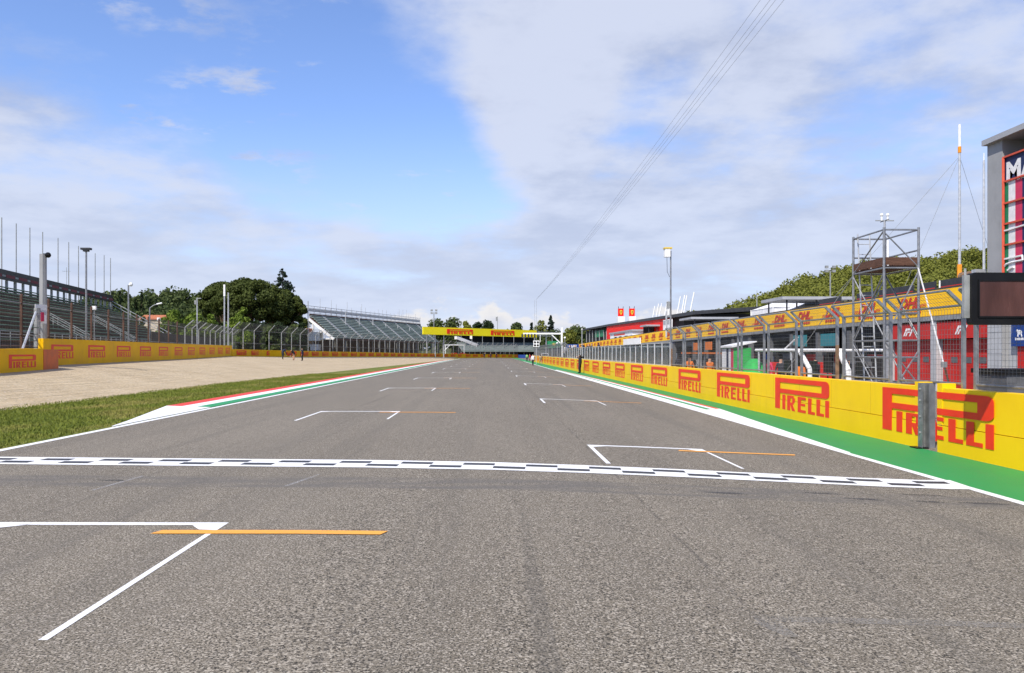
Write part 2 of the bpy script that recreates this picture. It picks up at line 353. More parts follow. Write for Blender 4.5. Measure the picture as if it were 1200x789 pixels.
# ------------------------------------------------------------------ mesh helpers
class MB:
    def __init__(s): s.v = []; s.f = []; s.m = []; s.cur = 0
    def add(s, vs, fs):
        o = len(s.v); s.v += [tuple(v) for v in vs]; s.f += [tuple(i+o for i in f) for f in fs]; s.m += [s.cur]*len(fs); return s
    def box(s, c, d, rz=0.0):
        c = Vector(c); cs, sn = math.cos(rz), math.sin(rz); vs = []
        for z in (-1, 1):
            for x, y in ((-1, -1), (1, -1), (1, 1), (-1, 1)):
                a, b = x*d[0]/2, y*d[1]/2; vs.append(c+Vector((a*cs-b*sn, a*sn+b*cs, z*d[2]/2)))
        return s.add(vs, [(3, 2, 1, 0), (4, 5, 6, 7), (0, 1, 5, 4), (1, 2, 6, 5), (2, 3, 7, 6), (3, 0, 4, 7)])
    def bb(s, a, b): return s.box([(a[i]+b[i])/2 for i in range(3)], [abs(b[i]-a[i]) for i in range(3)])
    def bar(s, p, q, r, n=6, r2=None, cap=True):
        p = Vector(p); q = Vector(q); d = (q-p)
        if d.length < 1e-6: return s
        d.normalize(); u = d.orthogonal().normalized() if abs(d.z) > .99 else d.cross(UP).normalized(); w = d.cross(u); r2 = r if r2 is None else r2
        vs = []; off = math.pi/n
        for c, rr in ((p, r), (q, r2)):
            for k in range(n):
                a = 2*math.pi*k/n+off; vs.append(c+u*math.cos(a)*rr+w*math.sin(a)*rr)
        fs = [(k, (k+1) % n, n+(k+1) % n, n+k) for k in range(n)]
        if cap: fs += [tuple(range(n))[::-1], tuple(range(n, 2*n))]
        return s.add(vs, fs)
    def path(s, pts, r, n=6):
        for a, b in zip(pts, pts[1:]): s.bar(a, b, r, n)
        return s
    def prism(s, poly, ext):                 # polygon (3d points) swept by a vector
        poly = [Vector(p) for p in poly]; n = len(poly); ext = Vector(ext)
        vs = poly+[p+ext for p in poly]
        return s.add(vs, [tuple(range(n))[::-1], tuple(range(n, 2*n))]+[(k, (k+1) % n, n+(k+1) % n, n+k) for k in range(n)])
    def loft(s, rings, closed=True, caps=True):
        n = len(rings[0]); vs = [p for r in rings for p in r]; fs = []
        for i in range(len(rings)-1):
            for k in range(n if closed else n-1):
                fs.append((i*n+k, i*n+(k+1) % n, (i+1)*n+(k+1) % n, (i+1)*n+k))
        if caps and closed: fs += [tuple(range(n))[::-1], tuple(range((len(rings)-1)*n, len(rings)*n))]
        return s.add(vs, fs)
    def ball(s, c, r, n=8, m=6, sc=(1, 1, 1)):
        c = Vector(c); rings = []
        for i in range(m+1):
            t = math.pi*i/m; rings.append([c+Vector((math.sin(t)*math.cos(2*math.pi*k/n)*r*sc[0], math.sin(t)*math.sin(2*math.pi*k/n)*r*sc[1], -math.cos(t)*r*sc[2])) for k in range(n)])
        return s.loft(rings, caps=False)
    def mesh(s, name, mats, smooth=False, off=(0, 0, 0)):
        me = bpy.data.meshes.new(name); o = Vector(off)
        me.from_pydata([(v[0]-o.x, v[1]-o.y, v[2]-o.z) for v in s.v], [], s.f)
        for k in (mats if isinstance(mats, (list, tuple)) else [mats]): me.materials.append(MATS[k])
        if len(me.materials) > 1: me.polygons.foreach_set('material_index', s.m)
        if smooth: me.polygons.foreach_set('use_smooth', [True]*len(me.polygons))
        me.update(); return me
    def build(s, name, mats, parent=None, smooth=False, **tags):
        off = wloc(parent) if parent else (0, 0, 0)
        o = bpy.data.objects.new(name, s.mesh(name, mats, smooth, off)); COL.objects.link(o); o.parent = parent
        if tags: tag(o, **tags)
        return o
def wloc(o):
    v = Vector((0, 0, 0))
    while o is not None: v += o.location; o = o.parent
    return v
def tag(o, label=None, category=None, group=None, kind=None):
    for k, v in (('label', label), ('category', category), ('group', group), ('kind', kind)):
        if v: o[k] = v
    return o
def thing(name, loc, label, category, group=None):
    o = bpy.data.objects.new(name, None); COL.objects.link(o); o.location = loc; o.empty_display_size = .3
    return tag(o, label, category, group)
def inst(name, me, parent, loc, rz=0.0):      # a piece that shares mesh data; loc in world space, parents unrotated
    o = bpy.data.objects.new(name, me); COL.objects.link(o); o.parent = parent
    o.location = Vector(loc)-(wloc(parent) if parent else Vector()); o.rotation_euler = (0, 0, rz); return o
def text_polys(s, size=1.0, shear=0.0, bold=0.0):
    c = bpy.data.curves.new('t', 'FONT'); c.body = s; c.size = size; c.shear = shear; c.offset = bold; c.resolution_u = 2; c.fill_mode = 'FRONT'
    o = bpy.data.objects.new('t', c); COL.objects.link(o); dg = bpy.context.evaluated_depsgraph_get(); dg.update()
    me = bpy.data.meshes.new_from_object(o.evaluated_get(dg)); vs = [v.co.copy() for v in me.vertices]; fs = [tuple(p.vertices) for p in me.polygons]
    bpy.data.objects.remove(o); bpy.data.meshes.remove(me); bpy.data.curves.remove(c); return vs, fs
def put_text(mb, s, org, ux, uy, size, shear=0.0, bold=0.0, width=None):
    vs, fs = text_polys(s, size, shear, bold); k = 1.0
    if width: k = width/max(1e-6, max(v.x for v in vs)-min(v.x for v in vs))
    x0 = min(v.x for v in vs)
    mb.add([Vector(org)+Vector(ux)*((v.x-x0)*k)+Vector(uy)*v.y for v in vs], fs)

# ------------------------------------------------------------------ ground in strips that share their edges
def frange(a, b, n): return [a+(b-a)*i/n for i in range(n+1)]
YS = frange(-60, 0, 6)[:-1]+frange(0, 60, 30)[:-1]+frange(60, 130, 20)[:-1]+frange(130, 288, 30)[:-1]+frange(288, 330, 4)
def strip(name, fx0, fx1, n, matn, y0, y1, kind='structure', **kw):
    ys = [y for y in YS if y0 <= y <= y1]; rows = []
    for y in ys:
        a, b = fx0(y), fx1(y); rows.append([Vector((a+(b-a)*k/n, y, gz(a+(b-a)*k/n, y))) for k in range(n+1)])
    mb = MB(); mb.loft(rows, closed=False, caps=False); o = mb.build(name, matn); o['kind'] = kind
    for p in o.data.polygons:
        if p.normal.z < 0: p.flip()
    return o
EDGE_L, EDGE_R, WALL_X = -9.35, 7.46, 9.4
def Xrun(Y): return min(Xg(Y), Xw(Y)+interp(Y, [111, 122, 200, 260], [.3, 4.5, 5.5, 6])) if Y > 110 else Xw(Y)
trk = MB()
def track_left(Y): return EDGE_L if Y < 262 else -60
rowsx = [EDGE_L, -6]+CB_X+[9.6]
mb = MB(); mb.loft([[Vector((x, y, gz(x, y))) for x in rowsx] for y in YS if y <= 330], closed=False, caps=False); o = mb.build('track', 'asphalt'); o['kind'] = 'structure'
for p in o.data.polygons:
    if p.normal.z < 0: p.flip()
strip('grass_verge', Xg, lambda y: EDGE_L, 4, 'turf', -60, 330)
strip('gravel_bed', lambda y: max(Xrun(y)-0, -1000) if Xrun(y) < Xg(y) else Xg(y)-.01, Xg, 10, 'gravel', -60, 250)
strip('escape_road', Xw, lambda y: max(Xrun(y), Xw(y)+.01), 2, 'asphalt', 110, 262)
strip('terrain', lambda y: -150, Xw, 8, 'field', -60, 288)
strip('pit_lane', lambda y: 9.6, lambda y: 45, 4, 'asphalt', -60, 330)
mb = MB()
Z0 = -.26
def plate(x0, x1, y0, y1, z): mb.add([(x0, y0, z), (x1, y0, z), (x1, y1, z), (x0, y1, z)], [(0, 1, 2, 3)])
plate(-2500, 2500, -1500, 3500, -.6)
mb.build('ground', 'field')['kind'] = 'structure'

# ------------------------------------------------------------------ paint on the track
mb_w = MB()
def gp(x, y, dz=.004): return Vector((x, y, gz(x, y)+dz))
def sheet(mb, pts, dz=.004):                # convex polygon cut at the crown so that it follows the fall of the track
    pts = [Vector((p[0], p[1], 0)) for p in pts]
    def clip(ps, sgn, x0):
        out = []
        for i in range(len(ps)):
            a, b = ps[i], ps[(i+1) % len(ps)]; da, db = sgn*(a.x-x0), sgn*(b.x-x0)
            if da >= 0: out.append(a)
            if da*db < 0: out.append(a.lerp(b, da/(da-db)))
        return out
    xs = [p.x for p in pts]
    for ps in [clip(pts, -1, CB_X[0])]+[clip(clip(pts, 1, a), -1, b) for a, b in zip(CB_X, CB_X[1:])]+[clip(pts, 1, CB_X[-1])]:
        if len(ps) < 3: continue
        n = sum(((ps[i].x*ps[(i+1) % len(ps)].y-ps[(i+1) % len(ps)].x*ps[i].y) for i in range(len(ps))))
        if n < 0: ps = ps[::-1]
        mb.add([gp(p.x, p.y, dz) for p in ps], [tuple(range(len(ps)))])
def rect(mb, x0, x1, y0, y1, dz=.004): sheet(mb, [(x0, y0), (x1, y0), (x1, y1), (x0, y1)], dz)
SK = -.034                                   # the lines lie a touch off square
mb = MB(); rect(mb, -9.35, -9.16, -20, 40); rect(mb, -9.35, -9.16, 40, 235)
mb.build('edge_line', 'paint_white', label='white edge line along the grass verge side of the track', category='road marking', kind='structure')
mb = MB(); rect(mb, 7.30, 7.46, -20, 180); mb.build('edge_line', 'paint_white', label='white edge line beside the green painted strip', category='road marking', kind='structure')
mb = MB(); rect(mb, 7.462, 9.38, -20, 300, .003); mb.build('green_strip', 'paint_green')['kind'] = 'structure'
# finish line
fa, fb = G(0, 540), G(1129, 568.5); fdir = (fb-fa); fdir.z = 0; fl = fdir.length; fdir.normalize(); fn = Vector((-fdir.y, fdir.x, 0))
FT = .86
fl_t = thing('finish_line', gp(0, 12.9), 'white finish line with two rows of black checks across the track', 'road marking')
def fpt(s, w): v = Vector((fa.x, fa.y, 0))+fdir*s+fn*w; return (v.x, v.y)
mb = MB(); s0 = -(.5); s1 = fl
sheet(mb, [fpt(s0, -FT/2), fpt(s1, -FT/2), fpt(s1, FT/2), fpt(s0, FT/2)], .007); mb.build('white_band', 'paint_white', fl_t)
k = 0; s = s0+.12
while s < s1-.5:
    for row, off in ((.155, 0), (-.155, .52)):
        a = s+off
        if a+.52 > s1-.08: continue
        mb = MB(); sheet(mb, [fpt(a, row-.105), fpt(a+.52, row-.105), fpt(a+.52, row+.105), fpt(a, row+.105)], .011); mb.build('check', 'paint_black', fl_t)
    s += 1.04
# grid boxes
def grid_box(x0, x1, Y, near, ll, lr, k, side):
    t = thing('grid_slot', gp((x0+x1)/2, Y), None, 'road marking', 'grid slots painted on the left half of the track' if side < 0 else 'grid slots painted on the right half of the track')
    ords = ['first', 'second', 'third', 'fourth', 'fifth', 'sixth', 'seventh', 'eighth', 'ninth', 'tenth', 'eleventh', 'twelfth']
    t['label'] = ('white grid slot with orange bar on the empty asphalt before the finish line' if side < 0 and k == 0 else '%s white grid slot past the finish line, %s side' % (ords[k-1] if side < 0 else ords[k], 'gravel' if side < 0 else 'pit wall'))
    W = .13 if near else .15
    f = lambda x: Y+SK*(x-x0)
    mb = MB(); sheet(mb, [(x0, f(x0)-W), (x1, f(x1)-W), (x1, f(x1)), (x0, f(x0))]); mb.build('front_line', 'paint_white', t)
    mb = MB()
    sheet(mb, [(x1-.06, f(x1)-W), (x1, f(x1)-W), (x1, f(x1)-lr), (x1-.06, f(x1)-lr)])
    sheet(mb, [(x1-.34, f(x1)-W), (x1-.062, f(x1)-W), (x1-.062, f(x1)-W-.22), (x1-.2, f(x1)-W-.2)]); mb.build('side_line', 'paint_white', t)
    mb = MB(); sheet(mb, [(x0, f(x0)-W), (x0+.08, f(x0)-W), (x0+.08, f(x0)-ll), (x0, f(x0)-ll)])
    sheet(mb, [(x0+.082, f(x0)-W), (x0+.4, f(x0)-W), (x0+.082, f(x0)-W-.2)]); mb.build('side_line', 'paint_white', t)
    mb = MB(); sheet(mb, [(x1-.62, f(x1)-.36-.16), (x1+1.72, f(x1)-.36-.16+SK*2), (x1+1.78, f(x1)-.36+SK*2), (x1-.56, f(x1)-.36)], .008); mb.build('orange_bar', 'paint_orange', t)
for k in range(12): grid_box(-5.35, -2.85, 8.68+16.1*k, k == 0, 3.4, 3.48 if k == 0 else 2.9, k, -1)
for k in range(11): grid_box(1.98, 4.36, 16.25+16.2*k, False, 2.75, 2.75, k, 1)
mb = MB()
a = G(880, 722); rect(mb, a.x, a.x+4.5, a.y-.12, a.y); sheet(mb, [(a.x-.05, a.y-.13), (a.x+.16, a.y-.13), (a.x+.19, a.y-.42), (a.x+.10, a.y-.42)]); mb.build('faded_line', 'old_paint', label='faded old white line worn into the bare asphalt', category='road marking', kind='structure')
mb = MB()
for x, y in ((960, 578), (1010, 585), (1075, 580), (1085, 588), (1150, 590), (850, 578), (130, 563)):
    p = G(x, y); w = random.uniform(.25, .5); sheet(mb, [(p.x-w, p.y+.03), (p.x-w*.3, p.y-.07), (p.x+w, p.y-.10), (p.x+w*.5, p.y+.05)])
mb.build('bitumen_patch', 'bitumen', label='dark bitumen smears on the asphalt before the finish line', category='road patch', kind='structure')
mb = MB()
for (x, y, x2, y2) in ((108, 575, 168, 558), (335, 570, 375, 556)):
    p, q = G(x, y), G(x2, y2); sheet(mb, [(p.x-.03, p.y), (p.x+.03, p.y), (q.x+.03, q.y), (q.x-.03, q.y)])
mb.build('scratch_mark', 'ghost_white', label='thin pale scratch lines crossing the sealed joint', category='road marking', kind='structure')

# ------------------------------------------------------------------ kerbs
def kerb(label, stripes, y0, y1, xin, tip0, tip1, wid, sgn):
    t = thing('kerb', gp(xin, y1), label, 'kerb')
    x = xin
    prof = lambda u: .012+.05*u                # rises away from the track
    tot = sum(w for w, m in stripes); u = 0
    ys = frange(y0, y1, 24)
    for w, m in stripes:
        a, b = u/tot, (u+w)/tot
        mb = MB(); rows = []
        for y in ys:
            ta = 1 if y < y1-40 else max(.25, (y1-y)/40*.75+.25)
            xa, xb = xin+sgn*u*ta, xin+sgn*(u+w)*ta
            rows.append([(xa, y, gz(xa, y)-.05), (xa, y, gz(xa, y)+prof(a)), (xb, y, gz(xb, y)+prof(b)), (xb, y, gz(xb, y)-.05)])
        mb.loft(rows); mb.build('kerb_stripe', m, t); u += w
    mb = MB(); ys2 = frange(tip0, tip1, 5); rows = []                 # white lead-in wedge
    for y in ys2:
        k = (y-tip0)/(tip1-tip0); w = wid*max(.03, k); x1 = xin+sgn*w
        rows.append([(xin, y, gz(xin, y)-.05), (xin, y, gz(xin, y)+.012), (x1, y, gz(x1, y)+.012+.05*k), (x1, y, gz(x1, y)-.05)])
    mb.loft(rows); mb.build('lead_in', 'paint_white', t)
kerb('green white and red striped kerb along the grass verge', [(.46, 'kerb_green'), (.5, 'paint_white'), (.5, 'kerb_red')], 26.6, 200, -9.42, 19.8, 26.598, 1.46, -1)
kerb('white and green striped kerb along the pit wall side', [(.30, 'paint_white'), (.18, 'kerb_green'), (.17, 'paint_white'), (.13, 'kerb_red')], 28.2, 92, 7.464, 16.2, 28.198, .78, 1)

# ------------------------------------------------------------------ tyre brand lettering
def logo_shape(mb, org, ux, uy, L, Hh, nrm, th=.006):
    org = Vector(org); ux = Vector(ux); uy = Vector(uy); ext = Vector(nrm)*th
    def poly(ps): mb.prism([org+ux*(u*L)+uy*(v*Hh) for u, v in ps], ext)
    def rc(a, b, c, d): poly([(a, c), (b, c), (b, d), (a, d)])
    rc(0, .105, 0, 1); rc(.105, .88, .86, 1); rc(.105, .88, .52, .655)
    asp = L/Hh; ro = .24; arc = []
    n = 6; outer = []; inner = []
    def cpt(cx, cy, rx, ry, a): return (cx+rx*math.cos(a), cy+ry*math.sin(a))
    rx, ry = .06, .12
    for k in range(n+1): outer.append(cpt(1-rx, .52+ry, rx, ry, -math.pi/2+math.pi/2*k/n))
    for k in range(n+1): outer.append(cpt(1-rx, 1-ry, rx, ry, math.pi/2*k/n))
    inner = [(.88, .52), (.88, 1)]
    poly([(.88, .52)]+outer+[(.88, 1)])
    b, h = 0, .47
    def st(a, w): rc(a, a+w, b, h)
    st(.155, .062)                                        # I
    st(.255, .060); rc(.315, .385, .40, h); rc(.315, .385, .20, .26); rc(.355, .405, .255, .405); poly([(.315, .2), (.362, .2), (.415, 0), (.35, 0)])   # R
    st(.46, .060); rc(.52, .61, .39, h); rc(.52, .60, .20, .275); rc(.52, .61, 0, .085)   # E
    st(.65, .060); rc(.71, .77, 0, .085)                  # L
    st(.795, .060); rc(.855, .92, 0, .085)                # L
    st(.94, .06)                                          # I
_logo = MB(); logo_shape(_logo, (0, 0, 0), (1, 0, 0), (0, 0, 1), 1, 1, (0, -1, 0), 1)
LOGO = {}
def logo_mesh(m):
    if m not in LOGO: LOGO[m] = _logo.mesh('lettering', m)
    return LOGO[m]
def put_logo(parent, org, ux, L, Hh, m, prot=.006):      # ux: reading direction on the wall; face normal is ux x up
    ux = Vector(ux); o = inst('lettering', logo_mesh(m), parent, org, math.atan2(ux.y, ux.x)); o.scale = (L, prot, Hh); return o

# ------------------------------------------------------------------ pit wall
WT = 1.10                                                # top of the wall
gapA, gapB = onX(1078, 450, WALL_X).y, onX(1099, 450, WALL_X).y
ends = {0: (gapA, 182), 1: (-16, gapB)}
for i, (y0, y1) in ends.items():
    t = thing('pit_wall', (WALL_X, (y0+y1)/2, RZ), ['long yellow pit wall barrier running from the steel end post towards the gantry', 'short yellow pit wall barrier below the dark screen, beyond the wall gap'][i], 'barrier')
    mb = MB(); mb.bb((WALL_X, y0, .33), (WALL_X+.30, y1, WT)); mb.build('wall_panel', 'yellow_panel', t)
    mb = MB(); mb.bb((WALL_X-.012, y0, RZ), (WALL_X+.31, y1, .316)); mb.build('base_panel', 'yellow_panel', t)
    ye = y0 if i == 0 else y1-.18
    mb = MB(); mb.bb((WALL_X-.015, ye, .335), (WALL_X+.28, ye+.18, WT+.10)); mb.build('end_tab', 'yellow_panel', t)
    k = 0
    if i == 0:
        y = 25.75
        while y < 175: put_logo(t, (WALL_X-.013, y, .02), (0, -1, 0), 4.15, 1.0, 'logo_red', .004); y += 6.72
        # the sheet divided by the gap: first part
    # joints between panels
    step = 2.24; y = y0+step
    while y < min(y1, 60):
        mb = MB(); mb.bb((WALL_X-.0022, y-.004, .33), (WALL_X+.02, y+.004, WT-.01)); mb.build('panel_joint', 'joint_yellow', t); y += step
    # the divided lettering: clip the logo at the gap
    full = MB(); yl = onX(1035, 450, WALL_X).y; logo_shape(full, (WALL_X-.016 if i == 0 else WALL_X-.018, yl, .02), (0, -1, 0), (0, 0, 1), yl-onX(1166, 450, WALL_X).y, 1.0, (-1, 0, 0), .004)
    import bmesh
    bm = bmesh.new(); me = full.mesh('lettering', 'logo_red'); bm.from_mesh(me)
    cut = y0 if i == 0 else y1
    bmesh.ops.bisect_plane(bm, geom=bm.verts[:]+bm.edges[:]+bm.faces[:], plane_co=(0, cut, 0), plane_no=(0, 1 if i else -1, 0), clear_outer=True)
    bm.to_mesh(me); bm.free(); me.transform(Matrix.Translation(-wloc(t))); o = bpy.data.objects.new('lettering', me); COL.objects.link(o); o.parent = t
# steel post at the gap
t = thing('steel_end_post', (WALL_X, gapA-.2, RZ), 'grey galvanised steel end post with bolts in the wall gap', 'post')
yA = gapA-.012
mb = MB(); mb.bb((WALL_X-.05, yA-.012, RZ), (WALL_X+.33, yA, WT+.08)); mb.bb((WALL_X-.05, yA-.17, RZ), (WALL_X-.035, yA-.012, WT+.08)); mb.bb((WALL_X+.10, yA-.17, RZ), (WALL_X+.112, yA-.012, WT+.08)); mb.build('web', 'galvanised', t)
for z in (.1, .45, .8, 1.05):
    mb = MB(); mb.bar((WALL_X-.05, yA-.09, z), (WALL_X-.072, yA-.09, z), .022, 6); mb.build('bolt', 'galv_dull', t)
mb = MB(); mb.bb((WALL_X-.16, yA-.17, RZ+.004), (WALL_X+.1, yA+.14, RZ+.03)); mb.build('foot_plate', 'black_plastic', t)
# red and white water barrier behind the gap
t = thing('plastic_barrier', (10.42, 18.8, RZ), 'small red plastic barrier block seen through the wall gap', 'barrier')
mb = MB(); q = [(0, 0), (.45, 0), (.40, .25), (.28, .55), (.17, .55), (.05, .25)]
mb.prism([(10.2+a, 18.3, RZ+b) for a, b in q], (0, 1.0, 0)); mb.build('block', 'logo_red', t)
mb = MB(); mb.bar((10.42, 18.3, RZ+.57), (10.42, 19.3, RZ+.57), .05, 8); mb.build('rail', 'white_paint', t)

# ------------------------------------------------------------------ debris fence on the pit wall
FX = 9.70; FB, FT_ = 2.82, 3.12; OV = .34
def post_mesh(r, base, bend, top, ov, m):
    mb = MB(); mb.box((0, 0, (base+bend)/2), (r*2, r*2, bend-base)); mb.bar((0, 0, bend-.02), (-ov, 0, top), r*1.25, 4); return mb.mesh('post', m)
pm = post_mesh(.035, 0, FB-WT, FT_-WT, OV, 'galvanised'); pm_r = post_mesh(.036, .95, FB-WT, FT_-WT, OV, 'galvanised')
_r = MB(); _r.box((0, 0, .475), (.074, .074, .949)); rust_low = _r.mesh('rusty_foot', 'rusty')
def wire_mesh(w, h, step, r, ov, up, m):
    mb = MB()
    n = int(w/step)
    for k in range(n+1):
        y = -w/2+w*k/n; mb.bar((0, y, 0), (0, y, h), r, 3, cap=False); mb.bar((0, y, h), (-ov, y, h+up), r, 3, cap=False)
    nz = int(h/step)
    for k in range(nz+1): z = h*k/nz; mb.bar((r, -w/2, z), (r, w/2, z), r, 3, cap=False)
    L = math.hypot(ov, up); no = int(L/step)
    for k in range(1, no+1): q = k/no; mb.bar((-ov*q, -w/2, h+up*q), (-ov*q, w/2, h+up*q), r, 3, cap=False)
    return mb.mesh('wire_mesh', m)
PW = 2.53; PIT = 2.95
wm = wire_mesh(PW-.07, FB-WT-.12, .105, .0032, OV, FT_-FB, 'wire')
wm_far = wire_mesh(PW-.07, FB-WT-.12, .21, .005, OV, FT_-FB, 'wire')
rl = MB(); rl.bar((0, -PW/2, 0), (0, PW/2, 0), .025, 6); rm1 = rl.mesh('rail', 'galvanised')
def rails(par, yc):
    for dx, z in ((-OV, FT_), (0, FB), (0, WT+.10)): inst('rail', rm1, par, (FX+dx, yc, z))
fence = thing('debris_fence', (FX, 28, WT), 'tall wire debris fence with leaning tops on the near pit wall', 'fence')
ystart = onX(985, 413, FX).y; GLASS_Y = onX(786, 413, FX).y
k0 = -9; panels = []
for k in range(k0, 9):
    yc = ystart+PIT*k+PIT/2
    if yc+PW/2 > GLASS_Y: break
    if abs(yc-(gapA+gapB)/2) < .2: pass
    for s in (-1, 1): inst('post', pm_r if (k, s) in ((0, -1), (6, 1)) else pm, fence, (FX, yc+s*PW/2, WT))
    for s in (-1, 1):
        if (k, s) in ((0, -1), (6, 1)): inst('rusty_foot', rust_low, fence, (FX, yc+s*PW/2, WT))
    rails(fence, yc); inst('wire_mesh', wm, fence, (FX, yc, WT+.06))
    panels.append(yc)
# glazed section
gl = thing('glazed_screen', (FX, 60, WT), 'clear glazed screen in grey frames on the pit wall', 'screen')
gw = 2.05; fr = MB()
for z in (.03, 1.27): fr.bar((0, -gw/2, z), (0, gw/2, z), .035, 4)
for s in (-1, 1): fr.bar((0, s*(gw/2-.045), 0), (0, s*(gw/2-.045), 1.3), .04, 4)
fm = fr.mesh('frame', 'galv_pale'); pn = MB(); pn.box((0, 0, .65), (.012, gw-.12, 1.22)); pnm = pn.mesh('glass_pane', 'pane')
y = GLASS_Y+gw/2+.05
while y < 100: inst('frame', fm, gl, (FX, y, WT)); inst('glass_pane', pnm, gl, (FX, y, WT)); y += gw
yy = y-gw/2+.2
f2 = thing('debris_fence', (FX, 140, WT), 'distant wire fence on the far end of the pit wall past the glazed screen', 'fence')
while yy < 182-PIT:
    yc = yy+PIT/2
    inst('post', pm, f2, (FX, yc-PW/2, WT)); rails(f2, yc); inst('wire_mesh', wm_far, f2, (FX, yc, WT+.06)); yy += PIT
# white notice on top of the glazed screen
t = thing('notice_board', onX(741, 404, FX), 'plain white notice board on top of the glazed screen', 'sign')
ya, yb = onX(751, 404, FX-.06).y, onX(731, 404, FX-.06).y
mb = MB(); mb.bb((FX-.10, ya, 2.385), (FX-.06, yb, 2.80)); mb.build('board', 'white_paint', t)
mb = MB()
for y in (ya+.5, yb-.5): mb.bb((FX-.058, y-.03, 2.2), (FX-.03, y+.03, 2.75))
mb.build('bracket', 'galv_dull', t)

# ------------------------------------------------------------------ dark screen over the wall
t = thing('display_screen', (10.05, 13.55, RZ), 'large dark display screen on a post above the pit wall', 'screen')
sy = 13.45; sx0, sx1, sz0, sz1 = 8.36, 10.5, 2.33, 3.24
mb = MB(); n = 5
def rr(x0, x1, z0, z1, r):
    out = []
    for cx, cz, a0 in ((x1-r, z0+r, -90), (x1-r, z1-r, 0), (x0+r, z1-r, 90), (x0+r, z0+r, 180)):
        for k in range(n+1): a = R(a0+90*k/n); out.append((cx+r*math.cos(a), cz+r*math.sin(a)))
    return out
mb.prism([(x, sy, z) for x, z in rr(sx0, sx1, sz0, sz1, .05)], (0, .16, 0)); mb.build('housing', 'black_plastic', t)
mb = MB(); mb.bb((sx0+.13, sy-.004, sz0+.15), (sx1-.13, sy+.01, sz1-.14)); mb.build('screen_panel', 'screen_face', t)
mb = MB(); 
for z in (sz0+.135, sz1-.135): mb.bb((sx0+.11, sy-.02, z-.012), (sx1-.11, sy+.005, z+.012))
for x in (sx0+.118, sx1-.118): mb.bb((x-.012, sy-.02, sz0+.15), (x+.012, sy+.005, sz1-.15))
mb.build('bezel', 'black_plastic', t)
mb = MB(); mb.bar((10.05, sy+.25, RZ), (10.05, sy+.25, 3.0), .07, 8); mb.bar((10.05, sy+.25, 2.8), (10.05, sy+.14, 2.8), .05, 6); mb.build('post', 'galv_dull', t)
mb = MB(); mb.bb((sx0-.10, sy+.06, 2.45), (sx0-.002, sy+.13, 3.2)); mb.bar((sx0-.06, sy+.1, 3.2), (sx0-.06, sy+.1, 3.32), .02, 6); mb.build('side_bracket', 'galv_dull', t)

# dark cabinet behind the wall
t = thing('equipment_cabinet', (12.2, 17.9, RZ), 'dark grey equipment cabinet behind the short pit wall', 'cabinet')
mb = MB(); mb.bb((11.55, 17.3, RZ), (13.6, 18.5, 1.36)); mb.build('case', 'garage_grey', t)
mb = MB(); mb.bb((11.5, 17.25, 1.362), (13.65, 18.55, 1.47)); mb.build('lid', 'black_plastic', t)

# ------------------------------------------------------------------ scaffold tower
SXA = 11.5; c0 = onX(1036, 268, SXA); zt = c0.z; yn = c0.y; yf = onX(1000, 268, SXA).y; d1 = atZ(1077, 268, (c0-CAM).dot(FW)); SXB = d1.x
zd = onX(1036, 314, SXA).z
t = thing('scaffold_tower', ((SXA+SXB)/2, (yn+yf)/2, RZ), 'galvanised scaffold tower with a brown boarded platform behind the pit fence', 'scaffold')
corners = [(SXA, yn), (SXB, yn), (SXB, yf), (SXA, yf)]
for x, y in corners:
    mb = MB(); mb.bar((x, y, RZ), (x, y, zt+.04), .036, 8); mb.build('leg', 'galvanised', t)
levels = [.25, .95, 1.7, 2.2, 3.0, zd, zd+.52, zt-.03]
for z in levels:
    for i in range(4):
        a, b = corners[i], corners[(i+1) % 4]
        if z == zd+.52 and i in (0, 3): continue
        mb = MB(); mb.bar((*a, z), (*b, z), .026, 6); mb.build('ledger', 'galvanised', t)
for i, a, b, z0_, z1_ in ((0, 0, 1, zd-.05, zt-.05), (1, 1, 0, zt-.05, zd), (0, 3, 0, zd, zt-.05), (0, 0, 1, 2.2, zd-.1), (0, 3, 0, zd-.1, 2.3), (0, 0, 1, .3, 1.9), (0, 3, 0, 2.1, .3), (0, 2, 3, .4, 2.2), (0, 1, 2, 2.2, zd), (0, 0, 1, 2.2, .9), (0, 3, 0, 2.25, zd-.15), (0, 2, 1, zd, 2.3), (0, 3, 2, 2.2, zd-.1), (0, 1, 2, .3, 2.1)):
    if i == 1: continue
    p, q = corners[a], corners[b]
    zz0, zz1 = (z0_, z1_) if not (a == 0 and b == 1 and z0_ == zd-.05) else (zt-.1, zd+.02)
    mb = MB(); mb.bar((*p, zz0), (*q, zz1), .022, 6); mb.build('brace', 'galvanised', t)
mb = MB(); mb.bb((SXA+.05, yn+.05, zd+.03), (SXB-.05, yf-.05, zd+.07)); mb.build('deck', 'wood_brown', t)
for i in range(4):
    a, b = Vector((*corners[i], 0)), Vector((*corners[(i+1) % 4], 0)); mid = (a+b)/2; dd = b-a
    mb = MB(); mb.box((mid.x, mid.y, zd+.20), (dd.length-.1, .03, .22), math.atan2(dd.y, dd.x)); mb.build('toe_board', 'wood_brown', t)
lad = thing('access_ladder', (SXA+.35, yf-.15, RZ), 'aluminium access ladder leaning inside the scaffold tower', 'ladder')
for dx in (0, .38):
    mb = MB(); mb.bar((SXA+.22+dx, yf-.40, RZ), (SXA+.10+dx, yf-.08, zt+.12), .024, 6); mb.build('stile', 'galv_pale', lad)
nr = 18
